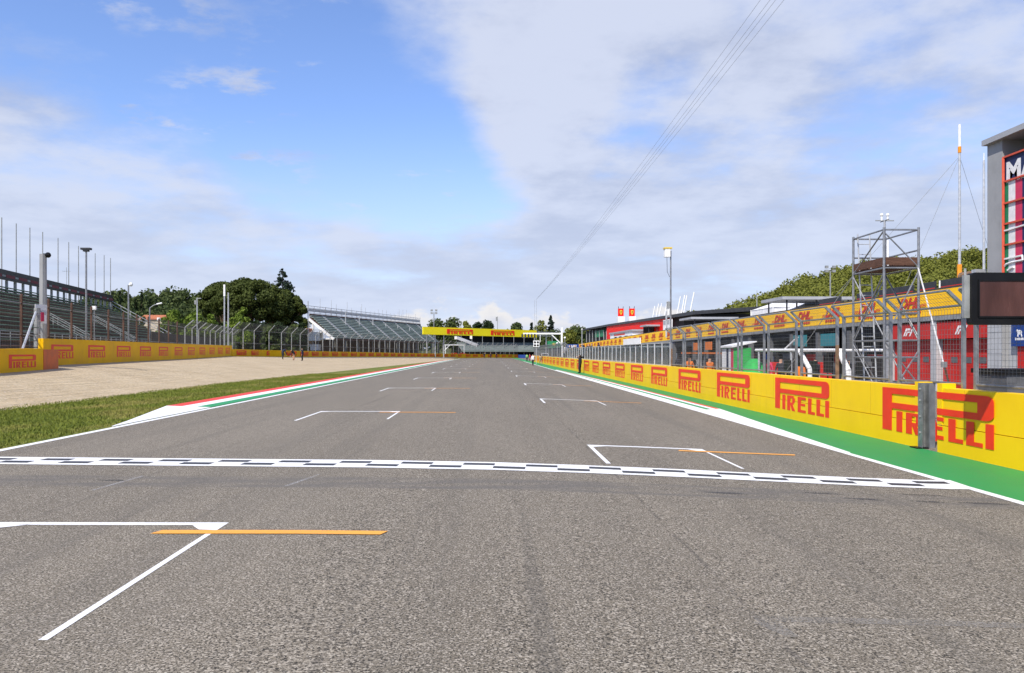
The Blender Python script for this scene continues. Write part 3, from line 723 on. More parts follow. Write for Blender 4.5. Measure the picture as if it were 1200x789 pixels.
for k in range(1, nr):
    q = k/nr; y_ = lerp(yf-.40, yf-.08, q); z_ = lerp(RZ, zt+.12, q); x_ = SXA+lerp(.22, .10, q); mb = MB(); mb.bar((x_, y_, z_), (x_+.38, y_, z_), .014, 5); mb.build('rung', 'galv_pale', lad)
cm = thing('remote_camera', (SXA+.25, yn+.35, zd+.07), 'remote camera on a pole standing on the scaffold platform', 'camera')
cx_, cy_ = SXA+.22, yn+.4
mb = MB(); mb.bar((cx_, cy_, zd+.07), (cx_, cy_, zt+.30), .03, 8); mb.build('pole', 'galv_pale', cm)
mb = MB(); mb.bar((cx_-.28, cy_, zt+.3), (cx_+.28, cy_, zt+.3), .016, 6); mb.bar((cx_, cy_-.25, zt+.3), (cx_, cy_+.25, zt+.3), .016, 6); mb.build('arm', 'galv_dull', cm)
for dx in (-.09, .09):
    mb = MB(); mb.bar((cx_+dx, cy_, zt+.3), (cx_+dx, cy_, zt+.42), .028, 6); mb.ball((cx_+dx, cy_, zt+.47), .05); mb.build('camera_body', 'white_metal', cm)
for i, (dx, h) in enumerate(((.48, .62), (.55, .58))):
    p = Vector((SXB-.30+i*.13, yf-.5, zd+.07)); mb = MB(); mb.bar(p, p+UP*.95, .035, 8)
    mb.build('antenna', 'white_metal', label='short white tube antenna on the scaffold platform', category='antenna', group='tube antennas on the scaffold platform')
tp = atZ(1076, 314, (d1-CAM).dot(FW)); bt = Vector((SXB+.55, yn-1.15, RZ+.02))
st_ = thing('ratchet_strap', bt, 'pale tie-down strap running from the scaffold to the ground', 'strap')
mb = MB(); mb.bar(tp, tp.lerp(bt, .62), .02, 4); mb.build('webbing', 'cloth_pale', st_); mb = MB(); mb.bar(tp.lerp(bt, .62), bt, .03, 4); mb.build('tail', 'wood_brown', st_)
mb = MB(); mb.box(tp.lerp(bt, .62), (.14, .10, .16), .4); mb.build('ratchet', 'galv_dull', st_)
mb = MB(); mb.bar((SXA, yf, zd-.05), (SXA-1.0, yf+3.0, 1.2), .012, 5); mb.build('stay_wire', 'galv_dull', label='thin stay wire from the scaffold platform to the fence', category='cable')

# ------------------------------------------------------------------ pit building
BX = 24.0; FZ0, FZ1 = 3.82, 5.22; BAY = 5.1; Y_T = onX(1157, 300, BX).y
pb = thing('pit_building', (BX+6, 130, RZ), 'long pit garage building with a yellow lettered fascia', 'building')
YEND = 252
def zo(Y): return -.0075*max(0, Y-62)              # the pit lane falls away with distance
def exty(prof, y0, y1, name, m):
    mb = MB(); mb.loft([[Vector((x, y, z+zo(y))) for x, z in prof] for y in [y0]+[q for q in (62, 120, 180) if y0 < q < y1]+[y1]]); return mb.build(name, m, pb)
def bxz(x0, z0, x1, z1): return [(x0, z0), (x1, z0), (x1, z1), (x0, z1)]
exty(bxz(BX+.35, 3.75, BX+14, 5.02), Y_T+.01, YEND, 'roof_slab', 'concrete')
mb = MB(); mb.bb((BX+7, Y_T+.02, RZ), (BX+7.2, YEND, 3.74)); mb.build('back_wall', 'garage_grey', pb)
exty([(BX, FZ0), (BX+.34, FZ0), (BX+.34, FZ1), (BX+.10, FZ1)], Y_T+.01, YEND, 'fascia', 'fascia_yellow')
exty(bxz(BX-.03, 3.56, BX+.5, 3.80), Y_T+.01, YEND, 'canopy_edge', 'galv_dull')
exty(bxz(BX+.36, 5.06, BX+.42, 5.36), Y_T+1, YEND, 'parapet', 'dark_roof')
# lettering on the fascia: carrier name in heavy italic with a line of small print under it
lt = MB()
put_text(lt, 'DHL', (0, 0, 0), (1, 0, 0), (0, 0, 1), .86, .32, .035, 2.4)
for a, b, z in ((-.55, -.06, .04), (-.50, -.04, .13), (2.35, 2.9, .04), (2.38, 2.9, .13)): lt.add([(a, 0, z), (b, 0, z), (b, 0, z+.05), (a, 0, z+.05)], [(0, 1, 2, 3)])
x = .05
for wd in (.32, .2, .42, .28, .36, .3):
    lt.add([(x, 0, -.36), (x+wd, 0, -.36), (x+wd+.05, 0, -.20), (x+.05, 0, -.20)], [(0, 1, 2, 3)]); x += wd+.09
ltm = lt.mesh('lettering', 'logo_red_dark')
k = 0
y = onX(1053, 380, BX).y
while y < 240:
    o = inst('lettering', ltm, pb, (BX-.004, y, FZ0+.55+zo(y-1.2)), -math.pi/2); o.rotation_euler = (R(-4), R(-.43) if y > 62 else 0, -math.pi/2); y += BAY
pil = MB(); pil.bb((0, -.27, 0), (.5, .27, 3.55-RZ)); pilm = pil.mesh('pillar', 'tile_grey'); pild = MB(); pild.bb((0, -.2, 0), (.4, .2, 3.3-RZ-.0)); pildm = pild.mesh('pillar', 'garage_grey')
door = MB()
for j in range(6): door.bb((.3, -BAY/2+.3, .02+j*.46), (.36, BAY/2-.3, .02+j*.46+.452))
doorm = door.mesh('roller_door', 'red_door'); dpan = MB(); 
dpan.bb((.285, -.28, 1.55), (.299, .28, 1.85))
dwm = dpan.mesh('door_window', 'garage_grey')
hb = MB(); hb.bb((.05, -BAY/2+.32, 2.82), (.12, BAY/2-.32, 3.72)); hb2 = MB(); hb2.bb((.05, -1.25, 2.55), (.12, 1.25, 3.42))
heads = {m: (hb2 if m in ('teal_board', 'orange_cloth') else hb).mesh('header_board', m) for m in ('red_door', 'teal_board', 'garage_dark', 'orange_cloth', 'blue_sign', 'garage_grey')}
f1 = MB()
f1.add([(0, 0, 0), (.14, 0, 0), (.40, 0, .34), (.80, 0, .34), (.80, 0, .46), (.30, 0, .46)], [(0, 1, 2, 3, 4, 5)]); f1.add([(.22, 0, 0), (.34, 0, 0), (.50, 0, .20), (.74, 0, .20), (.74, 0, .29), (.44, 0, .29)], [(0, 1, 2, 3, 4, 5)])
f1.add([(.62, 0, 0), (.78, 0, 0), (1.12, 0, .46), (.96, 0, .46)], [(0, 1, 2, 3)])
f1m = f1.mesh('header_emblem', 'white_paint')
part = MB(); part.bb((.55, -.10, 0), (6.9, .10, 3.7)); partm = part.mesh('partition', 'garage_dark')
lowr = MB(); lowr.bb((1.2, -BAY/2+.3, 1.35), (1.3, BAY/2-.3, 1.95)); low = {m: lowr.mesh('garage_panel', m) for m in ('red_door', 'garage_grey', 'orange_cloth', 'blue_sign', 'teal_board', 'white_paint')}
lw2 = MB(); lw2.bb((1.0, -BAY/2+.5, 0), (1.9, BAY/2-.6, 1.34)); lw2m = lw2.mesh('work_bench', 'garage_grey')
tm = MB(); tm.bb((.2, -BAY/2+.35, 3.2), (.3, BAY/2-.35, 3.75)); 
y = Y_T+.3; k = 0; Y0 = onX(1093, 413, BX).y-BAY
bays = []
while Y0+BAY*k < YEND-BAY:
    y0 = Y0+BAY*k; yc = y0+BAY/2
    inst('pillar', pilm if k < 2 else pildm, pb, (BX+.02, y0+BAY, RZ+zo(y0+BAY) if k >= 2 else RZ))
    if k < 2:
        if yc-BAY/2+.3 > Y_T-1.2 or k: inst('roller_door', doorm, pb, (BX+.1, yc, RZ)); [inst('door_window', dwm, pb, (BX+.1, yc+q, RZ)) for q in (-1.2, 0, 1.2)]
        h = inst('header_board', heads['red_door'], pb, (BX, yc, RZ)); o = inst('header_emblem', f1m, pb, (BX+.046, yc+.6, RZ+3.02), -math.pi/2)
    else:
        inst('partition', partm, pb, (BX+.02, y0, RZ))
        hm = {2: 'garage_dark', 3: 'teal_board', 4: 'teal_board', 5: 'garage_dark', 6: 'garage_dark', 7: 'garage_grey', 8: 'garage_dark', 9: 'orange_cloth', 10: 'orange_cloth'}.get(k, ('garage_dark', 'blue_sign', 'garage_grey')[k % 3])
        inst('header_board', heads[hm], pb, (BX+(-.3 if hm in ('teal_board', 'orange_cloth') else .3), yc, RZ+zo(yc)+(.0 if hm in ('teal_board', 'orange_cloth') else .30)))
        lm = {2: 'red_door', 3: 'red_door', 4: 'red_door', 5: 'garage_grey', 8: 'orange_cloth', 9: 'orange_cloth'}.get(k, ('garage_grey', 'white_paint', 'blue_sign', 'red_door')[k % 4])
        inst('garage_panel', low[lm], pb, (BX, yc, RZ)); inst('work_bench', lw2m, pb, (BX, yc, RZ))
    k += 1
# terrace hoardings seen over the fascia
for i_, (a, b) in enumerate(((1128, 1102), (1096, 1078), (1070, 1030), (1024, 1004), (985, 960))):
    ya, yb = onX(a, 340, BX+1).y, onX(b, 340, BX+1).y; mb = MB(); mb.bb((BX+1, ya, 5.06), (BX+1.08, yb, 5.86)); o = mb.build('terrace_hoarding', 'dark_roof', None, label='low dark terrace hoarding with red edge, %s from the grey tower' % ['first', 'second', 'third', 'fourth', 'fifth'][i_], category='hoarding', group='hoardings along the pit terrace')
    mb = MB(); mb.bb((BX+.985, ya+.05, 5.35), (BX+.999, yb-.05, 5.5)); mb.build('red_edge', 'red_door', o)
# ------------------------------------------------------------------ race control tower at the right edge
tw = thing('control_tower', (BX+3, Y_T-6, RZ), 'tall grey pit tower with a red framed banner', 'building')
ztop = onX(1157, 166, BX).z
ycol = onX(1174.5, 300, BX).y
mb = MB(); mb.bb((BX, ycol, RZ), (BX+8, Y_T, ztop-.22)); mb.build('column', 'tower_grey', tw)
mb = MB(); mb.bb((BX+1.1, Y_T-20, 3.9), (BX+7.9, ycol-.002, ztop-.22)); mb.build('wall', 'tower_grey', tw)
mb = MB(); mb.bb((BX-.25, Y_T-20.5, ztop-.218), (BX+8.3, Y_T+.06, ztop+.04)); mb.build('roof', 'grey_panel', tw)
mb = MB()
for i in range(4):
    mb.bb((BX-.012, ycol+.02, RZ+i*1.02), (BX-.002, Y_T-.02, RZ+i*1.02+1.005))
mb.build('cladding', 'tile_grey', tw)
mb = MB(); mb.bb((BX+.3, Y_T-20, RZ), (BX+.5, ycol-.003, 3.88)); mb.build('ground_wall', 'tile_grey', tw)
mb = MB(); mb.bb((BX+.22, ycol-5.5, RZ+.05), (BX+.29, ycol-.75, 2.3)); mb.build('door', 'red_door', tw)
mb = MB(); mb.bb((BX+.2, ycol-2.3, 1.35), (BX+.218, ycol-1.6, 1.62)); mb.build('door_window', 'garage_grey', tw)
bx = BX+.05
bn = thing('tower_banner', (bx, ycol-5, 4.3), 'tall dark banner with green white red stripes in a red frame', 'banner')
zb0, zb1 = 3.92, onX(1174.5, 186, bx).z
YB1 = ycol-.12; YB0 = ycol-8
mb = MB(); mb.bb((bx, YB0, zb0), (bx+.05, YB1, zb1)); mb.build('backing', 'navy', bn)
zl = onX(1176, 214, bx).z; ys_ = [onX(p, 260, bx).y for p in (1176.5, 1182, 1190, 1198)]
for i, m in enumerate(('flag_green', 'cloth_white', 'flag_red')):
    mb = MB(); mb.bb((bx-.006, ys_[i+1], zb0+.02), (bx-.001, ys_[i], zl)); mb.build('stripe', m, bn)
mb = MB(); 
zt0, zt1 = onX(1186, 212, bx).z, onX(1186, 189, bx).z
put_text(mb, 'MA', (bx-.012, YB1-.12, zt0+.02), (0, -1, 0), (0, 0, 1), (zt1-zt0)*1.38, 0, .055, 1.62*(zt1-zt0)*1.4); mb.build('lettering', 'cloth_white', bn)
for z in (zb0+.04, onX(1176, 288, bx).z, onX(1176, 263.5, bx).z, onX(1176, 239.5, bx).z, zl, zb1):
    mb = MB(); mb.bar((bx-.05, YB0, z), (bx-.05, YB1+.05, z), .055, 4); mb.build('frame_bar', 'red_frame', bn)
for y in (YB1+.02, YB0):
    mb = MB(); mb.bar((bx-.06, y, zb0), (bx-.06, y, zb1), .075, 4); mb.build('frame_bar', 'red_frame', bn)
mb = MB()                                                     # white script swashes
def sw(pts, r): mb.path([onX(x, y, bx-.035) for x, y in pts], r, 5)
sw([(1176, 271), (1182, 269.5), (1190, 267), (1198, 264.5), (1210, 261)], .05)
sw([(1176, 304), (1184, 302.5), (1198, 299.5), (1198.5, 305), (1186, 307.5), (1179, 310), (1175.5, 314)], .05); sw([(1181, 317), (1185, 314), (1188, 313)], .06)
mb.build('script', 'cloth_white', bn)
sg = thing('blue_sign', onX(1192, 407, BX+.2), 'square blue sign with white emblem on the tower wall', 'sign')
p0, p1 = onX(1182, 406, BX-.02), onX(1206, 381, BX-.02)
mb = MB(); zA, zB = p0.z, onX(1182, 381, BX-.02).z; mb.bb((BX+.1, p1.y, zA), (BX+.28, p0.y, zB)); mb.build('panel', 'blue_sign', sg)
mb = MB(); yc = lerp(p0.y, p1.y, .42); w = (p0.y-p1.y)
mb.ball((BX+.1, yc, lerp(zA, zB, .64)), .11, 10, 5, (.1, 1.6, 1)); mb.ball((BX+.1, yc+.17, lerp(zA, zB, .72)), .06, 8, 5, (.15, 1.2, 1)); mb.bar((BX+.093, yc-.12, lerp(zA, zB, .56)), (BX+.093, yc-.16, lerp(zA, zB, .44)), .025, 4); mb.bar((BX+.093, yc+.10, lerp(zA, zB, .56)), (BX+.093, yc+.10, lerp(zA, zB, .44)), .025, 4)
mb.build('emblem', 'cloth_white', sg)
mb = MB()
for j in range(8): mb.bb((BX+.092, yc+.30-j*.075-.055, lerp(zA, zB, .28)), (BX+.099, yc+.30-j*.075, lerp(zA, zB, .28)+(.10 if j % 3 else .13)))
mb.build('small_print', 'cloth_white', sg)

# terrace canopies, tents
mb = MB()
def canopy(pxn, pyn, pxf, pxr, lab):
    p = onX(pxn, pyn, 27.5); q = onX(pxf, pyn, 27.5); D = (p-CAM).dot(FW); r = atZ(pxr, pyn, D); L = r.x-p.x
    t = thing('terrace_canopy', (p.x+L/2, (p.y+q.y)/2, 5.06), lab, 'canopy')
    mb = MB(); mb.bb((p.x, p.y, p.z-.28), (r.x, q.y, p.z)); mb.build('roof_slab', 'grey_panel', t)
    for x in (p.x+.6, p.x+L*.5, r.x-.4):
        for y in (p.y+.5, q.y-.5):
            mb = MB(); mb.bb((x-.06, y-.06, 5.06), (x+.06, y+.06, p.z-.281)); mb.build('post', 'dark_roof', t)
    if pxn != 917: mb = MB(); mb.bb((p.x+.5, q.y-.6, 5.06), (r.x-.3, q.y-.5, p.z-.29)); mb.build('back_panel', 'dark_roof', t)
canopy(917, 347.5, 892, 1003, 'flat grey terrace canopy behind the white tents')
canopy(810, 371.5, 796, 866, 'flat grey terrace canopy beside the red building end')
canopy(757, 380.5, 750, 784, 'flat grey terrace canopy in front of the red wall')
def tent(px0, px1, pyt, pye, X, lab):
    a = onX(px1, pye, X); b = onX(px0, pye, X); D = b.y-a.y; w = min(D, 5)
    t = thing('white_tent', (X+w/2, (a.y+b.y)/2, 5.06), lab, 'tent')
    apex = Vector((X+w/2, (a.y+b.y)/2, a.z+1.1)); cs = [Vector((X, a.y, a.z)), Vector((X+w, a.y, a.z)), Vector((X+w, b.y, a.z)), Vector((X, b.y, a.z))]
    mb = MB(); mb.add(cs+[apex], [(0, 1, 4), (1, 2, 4), (2, 3, 4), (3, 0, 4), (3, 2, 1, 0)]); mb.build('roof', 'cloth_white', t)
    for c in cs:
        mb = MB(); mb.bar((c.x, c.y, 5.06), (c.x, c.y, c.z+.05), .05, 6); mb.build('pole', 'white_metal', t)
    mb = MB(); mb.bb((X+.05, a.y+.1, 5.06), (X+w, b.y, a.z-.002)); mb.build('wall', 'cloth_white', t)
tent(880, 906, 345, 360, 29.5, 'white peaked tent under the left end of the terrace canopy'); tent(907, 935, 352, 362, 30.5, 'white peaked tent half hidden behind the terrace canopy')
# ------------------------------------------------------------------ red hospitality building
rb = thing('red_building', onX(750, 413, 30), 'long red building with dark sloping roof over the pit terrace', 'building')
RX = 30.0
def rp(px, py, X=RX): return onX(px, py, X)
A = rp(800, 369); B = rp(713, 381.5); C_ = rp(684, 387.5); A2 = rp(811, 366)
roof = [rp(812, 364.6, RX-.25), rp(800, 366.8, RX-.25), rp(713, 380, RX-.25), rp(682, 385.8, RX-.25)]
mb = MB(); rows = []
for p in roof: rows.append([p, p+Vector((0, 0, -.5)), p+Vector((14, 0, .3)), p+Vector((14, 0, 1.0))])
mb.loft(rows); mb.build('roof', 'dark_roof', rb)
mb = MB(); rows = []
for px, py in ((779, 372), (745, 377.5), (711, 383)):
    p = rp(px, py); rows.append([Vector((RX, p.y, 3.5)), Vector((RX, p.y, p.z)), Vector((RX+10, p.y, p.z)), Vector((RX+10, p.y, 5.0))])
mb.loft(rows); mb.build('wall', 'red_wall', rb)
mb = MB(); rows = []
for px, py in ((812, 368), (780, 372.2)):
    p = rp(px, py); rows.append([Vector((RX+1.2, p.y, 5.0)), Vector((RX+1.2, p.y, p.z)), Vector((RX+10, p.y, p.z)), Vector((RX+10, p.y, 5.0))])
mb.loft(rows); mb.build('dark_wall', 'garage_dark', rb)
mb = MB(); rows = []
for px, py in ((710.5, 383), (684, 388)):
    p = rp(px, py); rows.append([Vector((RX+1, p.y, 5.0)), Vector((RX+1, p.y, p.z)), Vector((RX+10, p.y, p.z)), Vector((RX+10, p.y, 5.0))])
mb.loft(rows); mb.build('glass_front', 'garage_dark', rb)
for px in (686, 689.5, 693, 697, 701, 706, 709):
    p = rp(px, 386); mb = MB(); mb.bar((RX+.4, p.y, 5.0), (RX+.4, p.y, p.z-.3), .16, 4); mb.build('mullion', 'galv_dull', rb)
p = rp(700, 398); mb = MB(); mb.bb((RX+.5, p.y-9, 6.2), (RX+.9, p.y+9, 8.0)); mb.build('green_panel', 'flag_green', rb)
def blk(name, px0, px1, py0, py1, X, dp, m, lab, cat, zb=5.0):
    a = onX(px1, py0, X); b = onX(px0, py0, X); z1 = a.z; mb = MB(); mb.bb((X, a.y, zb), (X+dp, b.y, z1)); return mb.build(name, m, None, label=lab, category=cat)
tb = thing('timing_cabin', onX(728, 398, 26.5), 'white cabin with dark windows on the terrace before the red wall', 'cabin')
a, b = onX(741, 388, 26.5), onX(715, 391, 26.5)
mb = MB(); mb.bb((26.5, a.y, 3.9), (29, b.y, a.z)); mb.build('wall', 'white_paint', tb)
mb = MB(); mb.bb((26.3, a.y-.4, a.z+.002), (29.2, b.y+.4, a.z+.3)); mb.build('roof', 'grey_panel', tb)
for q in (.25, .5, .72):
    y = lerp(a.y, b.y, q); mb = MB(); mb.bb((26.47, y-1.6, a.z-1.5), (26.499, y+1.6, a.z-.75)); mb.build('window', 'garage_dark', tb)
mb = MB(); mb.bb((26.47, lerp(a.y, b.y, .3), a.z-.5), (26.499, lerp(a.y, b.y, .8), a.z-.2)); mb.build('red_stripe', 'logo_red', tb)
t = thing('gate_sign', onX(781, 385, 27), 'white arch shaped sign box at the end of the red wall', 'sign')
a, b = onX(785, 374, 27), onX(777, 376, 27)
mb = MB(); wd = b.y-a.y; mb.bb((27, a.y, 5.06), (27.4, a.y+wd*.35, a.z)); mb.bb((27, b.y-wd*.35, 5.06), (27.4, b.y, a.z)); mb.bb((27, a.y+wd*.35+.002, a.z-.9), (27.4, b.y-wd*.35-.002, a.z)); mb.build('arch', 'white_paint', t)
mb = MB(); mb.bb((26.97, a.y+.2, a.z-.75), (26.995, b.y-.2, a.z-.1)); mb.build('plaque', 'galv_pale', t)
# roof signs with yellow shields
for px, lab in ((727.5, 'red roof sign with a yellow shield above the cabin'), (740.5, 'red roof sign with a yellow shield above the red wall')):
    p = onX(px, 371, 31); D = (p-CAM).dot(FW); w = 6.4/F*D; h = 9.2/F*D
    t = thing('roof_sign', p, lab, 'sign')
    mb = MB(); mb.box((p.x, p.y, p.z+h/2), (w, .5, h)); mb.build('panel', 'red_wall', t)
    sh = [(-.30, .36), (.30, .36), (.30, -.05), (.16, -.30), (0, -.40), (-.16, -.30), (-.30, -.05)]
    mb = MB(); mb.prism([(p.x+u*w*.75, p.y-.26, p.z+h*.52+v*h*.75) for u, v in sh], (0, -.04, 0)); mb.build('shield', 'gold', t)
    hs = [(-.05, -.25), (.04, -.22), (.03, -.02), (.12, .05), (.10, .18), (.02, .26), (-.08, .2), (-.06, .08), (-.12, -.02)]
    mb = MB(); mb.prism([(p.x+u*w*.7, p.y-.302, p.z+h*.52+v*h*.7) for u, v in hs], (0, -.02, 0)); mb.build('emblem', 'black_plastic', t)
    mb = MB(); mb.box((p.x, p.y+.1, p.z-1.2), (w*1.2, 2.2, 2.38)); mb.build('plinth', 'white_paint', t)
    for s in (-1, 1):
        mb = MB(); mb.bar((p.x+s*w*.4, p.y, p.z+h), (p.x+s*w*.46, p.y, p.z+h+.5), .07, 5); mb.build('spike', 'dark_roof', t)
# leaning white poles behind the roof
for i_, (px, py, tx, ty) in enumerate(((764, 369.5, 767.5, 359), (768, 369, 772, 356), (771.5, 368, 775.5, 355.5), (778, 367, 782, 353), (782, 366.5, 786.5, 353), (792.5, 365.5, 797.5, 347.5), (798, 364, 802.5, 346), (800.5, 364, 805, 346), (808, 362, 813.5, 342.5))):
    p = onX(px, py+8, 40); q = atZ(tx, ty, (p-CAM).dot(FW)); mb = MB(); mb.bar(p, q, .13, 6); mb.build('leaning_pole', 'white_metal', label='leaning white pole behind the dark sloping roof, %s from the shield signs' % ['first', 'second', 'third', 'fourth', 'fifth', 'sixth', 'seventh', 'eighth', 'ninth'][i_], category='pole', group='leaning white poles behind the red building')

# ------------------------------------------------------------------ masts and poles on the right
def mast(name, px, pyt, X, zb, r, lab, cat='mast', m='galv_pale', r2=None):
    p = onX(px, pyt, X); t = thing(name, (p.x, p.y, zb), lab, cat); mb = MB(); mb.bar((p.x, p.y, zb), p, r, 8, r2 or r*.7); mb.build('pole', m, t); return t, p
t, p = mast('antenna_mast', 1124.5, 175, 33, RZ, .11, 'tall guyed antenna mast with orange foot behind the pit building')
mb = MB(); mb.bar(p, p+UP*1.75, .085, 8); mb.build('antenna', 'white_metal', t)
mb = MB(); mb.bar(p-UP*.25, p+UP*.18, .11, 8); mb.build('collar', 'mast_orange', t)
mb = MB(); z1 = onX(1124.5, 310, 33).z; mb.bar((p.x, p.y, z1-2.5), (p.x, p.y, z1), .16, 8); mb.build('foot', 'mast_orange', t)
for d_ in ((-5, 6), (6, 5), (-2.2, 2.5)):
    mb = MB(); mb.bar(p-UP*.5, Vector((p.x+d_[0]*1.3, p.y+d_[1]*1.3, 5.2)), .012, 4); mb.build('guy_wire', 'galv_dull', t)
t, p = mast('antenna_mast', 1153, 188, 34, RZ, .10, 'thin antenna mast standing close to the grey tower')
mb = MB(); mb.bar(p, p+UP*.5, .03, 5); mb.build('antenna', 'white_metal', t)
t, p = mast('camera_pole', 786, 294, 10.25, RZ, .06, 'slim grey pole with a white box on top by the pit wall', 'pole', 'galvanised')
mb = MB(); mb.bb((p.x-.36, p.y-.15, p.z-.36), (p.x-.05, p.y+.2, p.z+.1)); mb.build('housing', 'white_metal', t)
mb = MB(); mb.bb((p.x-.40, p.y-.18, p.z+.102), (p.x+.05, p.y+.22, p.z+.18)); mb.build('lid', 'gold', t)
mb = MB(); mb.path([p+Vector((-.22, 0, -.36)), p+Vector((-.2, 0, -1.2)), p+Vector((-.06, 0, -1.5))], .012, 4); mb.build('cable', 'black_plastic', t)
mb = MB(); mb.bb((p.x-.22, p.y-.1, 4.35), (p.x-.06, p.y+.1, 4.75)); mb.build('junction_box', 'galv_dull', t)
mb = MB(); mb.bar((p.x-.25, p.y, 2.7), (p.x-.25, p.y, 4.2), .05, 6); mb.bb((p.x-.25, p.y-.03, 3.9), (p.x, p.y+.03, 3.96)); mb.build('side_tube', 'galv_pale', t)
t, p = mast('floodlight_pole', 973, 318, 46, RZ, .12, 'slim dark floodlight pole before the wooded hill', 'pole', 'galv_dull')
for dx in (-.5, .5):
    for dz in (0, .55):
        mb = MB(); mb.bb((p.x+dx-.2, p.y-.15, p.z+dz-.15), (p.x+dx+.2, p.y+.15, p.z+dz+.2)); mb.build('lamp', 'galv_dull', t)
mb = MB(); mb.bar((p.x-.6, p.y, p.z), (p.x+.6, p.y, p.z), .05, 5); mb.build('crossbar', 'galv_dull', t)
mast('thin_pole', 887, 340, 46, RZ, .08, 'short thin pole before the wooded hill near the tents', 'pole', 'galv_pale')
t, p = mast('chimney_pipe', 1102, 329, BX+2, 5.05, .10, 'short white vent pipe on the terrace roof', 'pipe', 'white_metal')
t = thing('roof_blower', onX(1138, 326, BX+1.5), 'brown drum with grey casing on the tower side of the terrace', 'equipment')
p = onX(1133, 322, BX+2.0); mb = MB(); mb.bar((p.x, p.y+.5, p.z-.1), (p.x+.3, p.y-.55, p.z-.1), .28, 10); mb.build('drum', 'rusty', t)
mb = MB(); mb.bb((p.x-.1, p.y-.95, p.z-.45), (p.x+.5, p.y-.57, p.z+.2)); mb.build('casing', 'galv_pale', t); mb = MB(); mb.bb((p.x-.2, p.y-1, 5.06), (p.x+.6, p.y+.7, p.z-.46)); mb.build('frame', 'dark_roof', t)

# ------------------------------------------------------------------ pit wall equipment seen through the fence
t = thing('pit_stand', (12.3, 30, RZ), 'white tubular pit wall stand with raked legs behind the fence', 'stand')
PX_ = 12.3; ya, yb = onX(986, 411, PX_).y, onX(886, 411, PX_).y; zb = onX(940, 411, PX_).z
for nm, pts, r, m in (('beam', [(PX_, ya, zb), (PX_, yb, zb+.03)], .07, 'white_metal'), ('beam', [(PX_+1.5, ya, zb), (PX_+1.5, yb, zb)], .06, 'white_metal'),
        ('leg', [(PX_, ya+.2, zb), (PX_, ya-.55, 1.2), (PX_, ya-.62, RZ)], .10, 'white_metal'), ('leg', [(PX_, lerp(ya, yb, .42), zb), (PX_, lerp(ya, yb, .42)-1.0, 1.2), (PX_, lerp(ya, yb, .42)-1.05, RZ)], .09, 'white_metal'),
        ('leg', [(PX_, yb-.4, zb), (PX_, yb-.4, RZ)], .05, 'galv_pale'), ('leg', [(PX_+1.5, yb-.4, zb), (PX_+1.5, yb-.4, RZ)], .05, 'galv_pale'), ('brace', [(PX_, lerp(ya, yb, .62), zb), (PX_+.2, lerp(ya, yb, .5), zb+.55)], .035, 'white_metal'), ('crossbar', [(PX_, ya, zb), (PX_+1.5, ya, zb)], .05, 'white_metal'), ('crossbar', [(PX_, yb, zb), (PX_+1.5, yb, zb)], .05, 'white_metal')):
    mb = MB(); mb.path(pts, r, 8); mb.build(nm, m, t)
mb = MB(); mb.bb((PX_+.2, ya, .55), (PX_+1.6, yb, .62)); mb.build('desk', 'garage_dark', t)
for q in np.linspace(.1, .9, 6):
    y = lerp(ya, yb, float(q)); mb = MB(); mb.bb((PX_+1.1, y-.35, 1.02), (PX_+1.18, y+.35, 1.5)); mb.bar((PX_+1.14, y, .62), (PX_+1.14, y, 1.02), .03, 5); mb.build('monitor', 'black_plastic', t)
t = thing('green_booth', (12.9, 41.5, RZ), 'green covered booth with flag coloured side and white roof', 'tent')
y0, y1 = onX(859, 410, 12.5).y, onX(846, 410, 12.5).y; x1 = 13.45; zr = onX(858, 407.5, 12.5).z
mb = MB(); mb.bb((12.52, y0, RZ), (x1, y1, zr)); mb.build('cover', 'green_cloth', t)
mb = MB(); mb.prism([(12.4, y0-.15, zr+.003), (x1+.25, y0-.15, zr+.28), (x1+.25, y0-.15, zr+.34), (12.4, y0-.15, zr+.09)], (0, y1-y0+.3, 0)); mb.build('roof', 'cloth_white', t)
w = (y1-y0)/5
for j, m in enumerate(('flag_red', 'cloth_white', 'cloth_navy', 'cloth_white', 'cloth_pale')):
    mb = MB(); mb.bb((12.505, y0+w*j, RZ+.1), (12.518, y0+w*(j+1), zr-.05)); mb.build('side_panel', m, t)
t = thing('green_cover', (12.2, 37, RZ), 'rounded equipment under a green cloth cover behind the wall', 'cover')
p = onX(884, 430, 12.3); mb = MB(); rings = []
for z, r in ((RZ, .75), (.6, .72), (1.0, .58), (1.35, .36), (1.55, .16)): rings.append([Vector((p.x+math.cos(a)*r*(1+.06*math.sin(3*a)), p.y+math.sin(a)*r*1.15, z)) for a in np.linspace(0, 2*math.pi, 13)[:-1]])
mb.loft(rings); mb.build('cloth', 'green_cloth', t, smooth=True)
t = thing('orange_stand', (12.6, 54, RZ), 'dark pit wall stand with a long orange rail behind the fence', 'stand')
ya, yb = onX(850, 415, 12.6).y, onX(799, 415, 12.6).y; z_ = 1.80
mb = MB(); mb.bb((12.55, ya, z_-.05), (12.62, yb, z_+.05)); mb.build('rail', 'orange_cloth', t)
mb = MB(); mb.bb((12.8, ya, .5), (14.2, yb, .58)); mb.build('desk', 'garage_dark', t)
for q in np.linspace(0, 1, 6):
    y = lerp(ya, yb, float(q)); mb = MB(); mb.bar((12.59, y, RZ), (12.59, y, z_), .04, 6); mb.build('leg', 'dark_roof', t)
    mb = MB(); mb.bb((13.8, y-.5, .9), (13.88, y+.4, 1.45)); mb.build('monitor', 'black_plastic', t)
t = thing('pit_stand', (12.6, 70, RZ), 'grey boxed pit wall stand behind the glazed screen', 'stand')
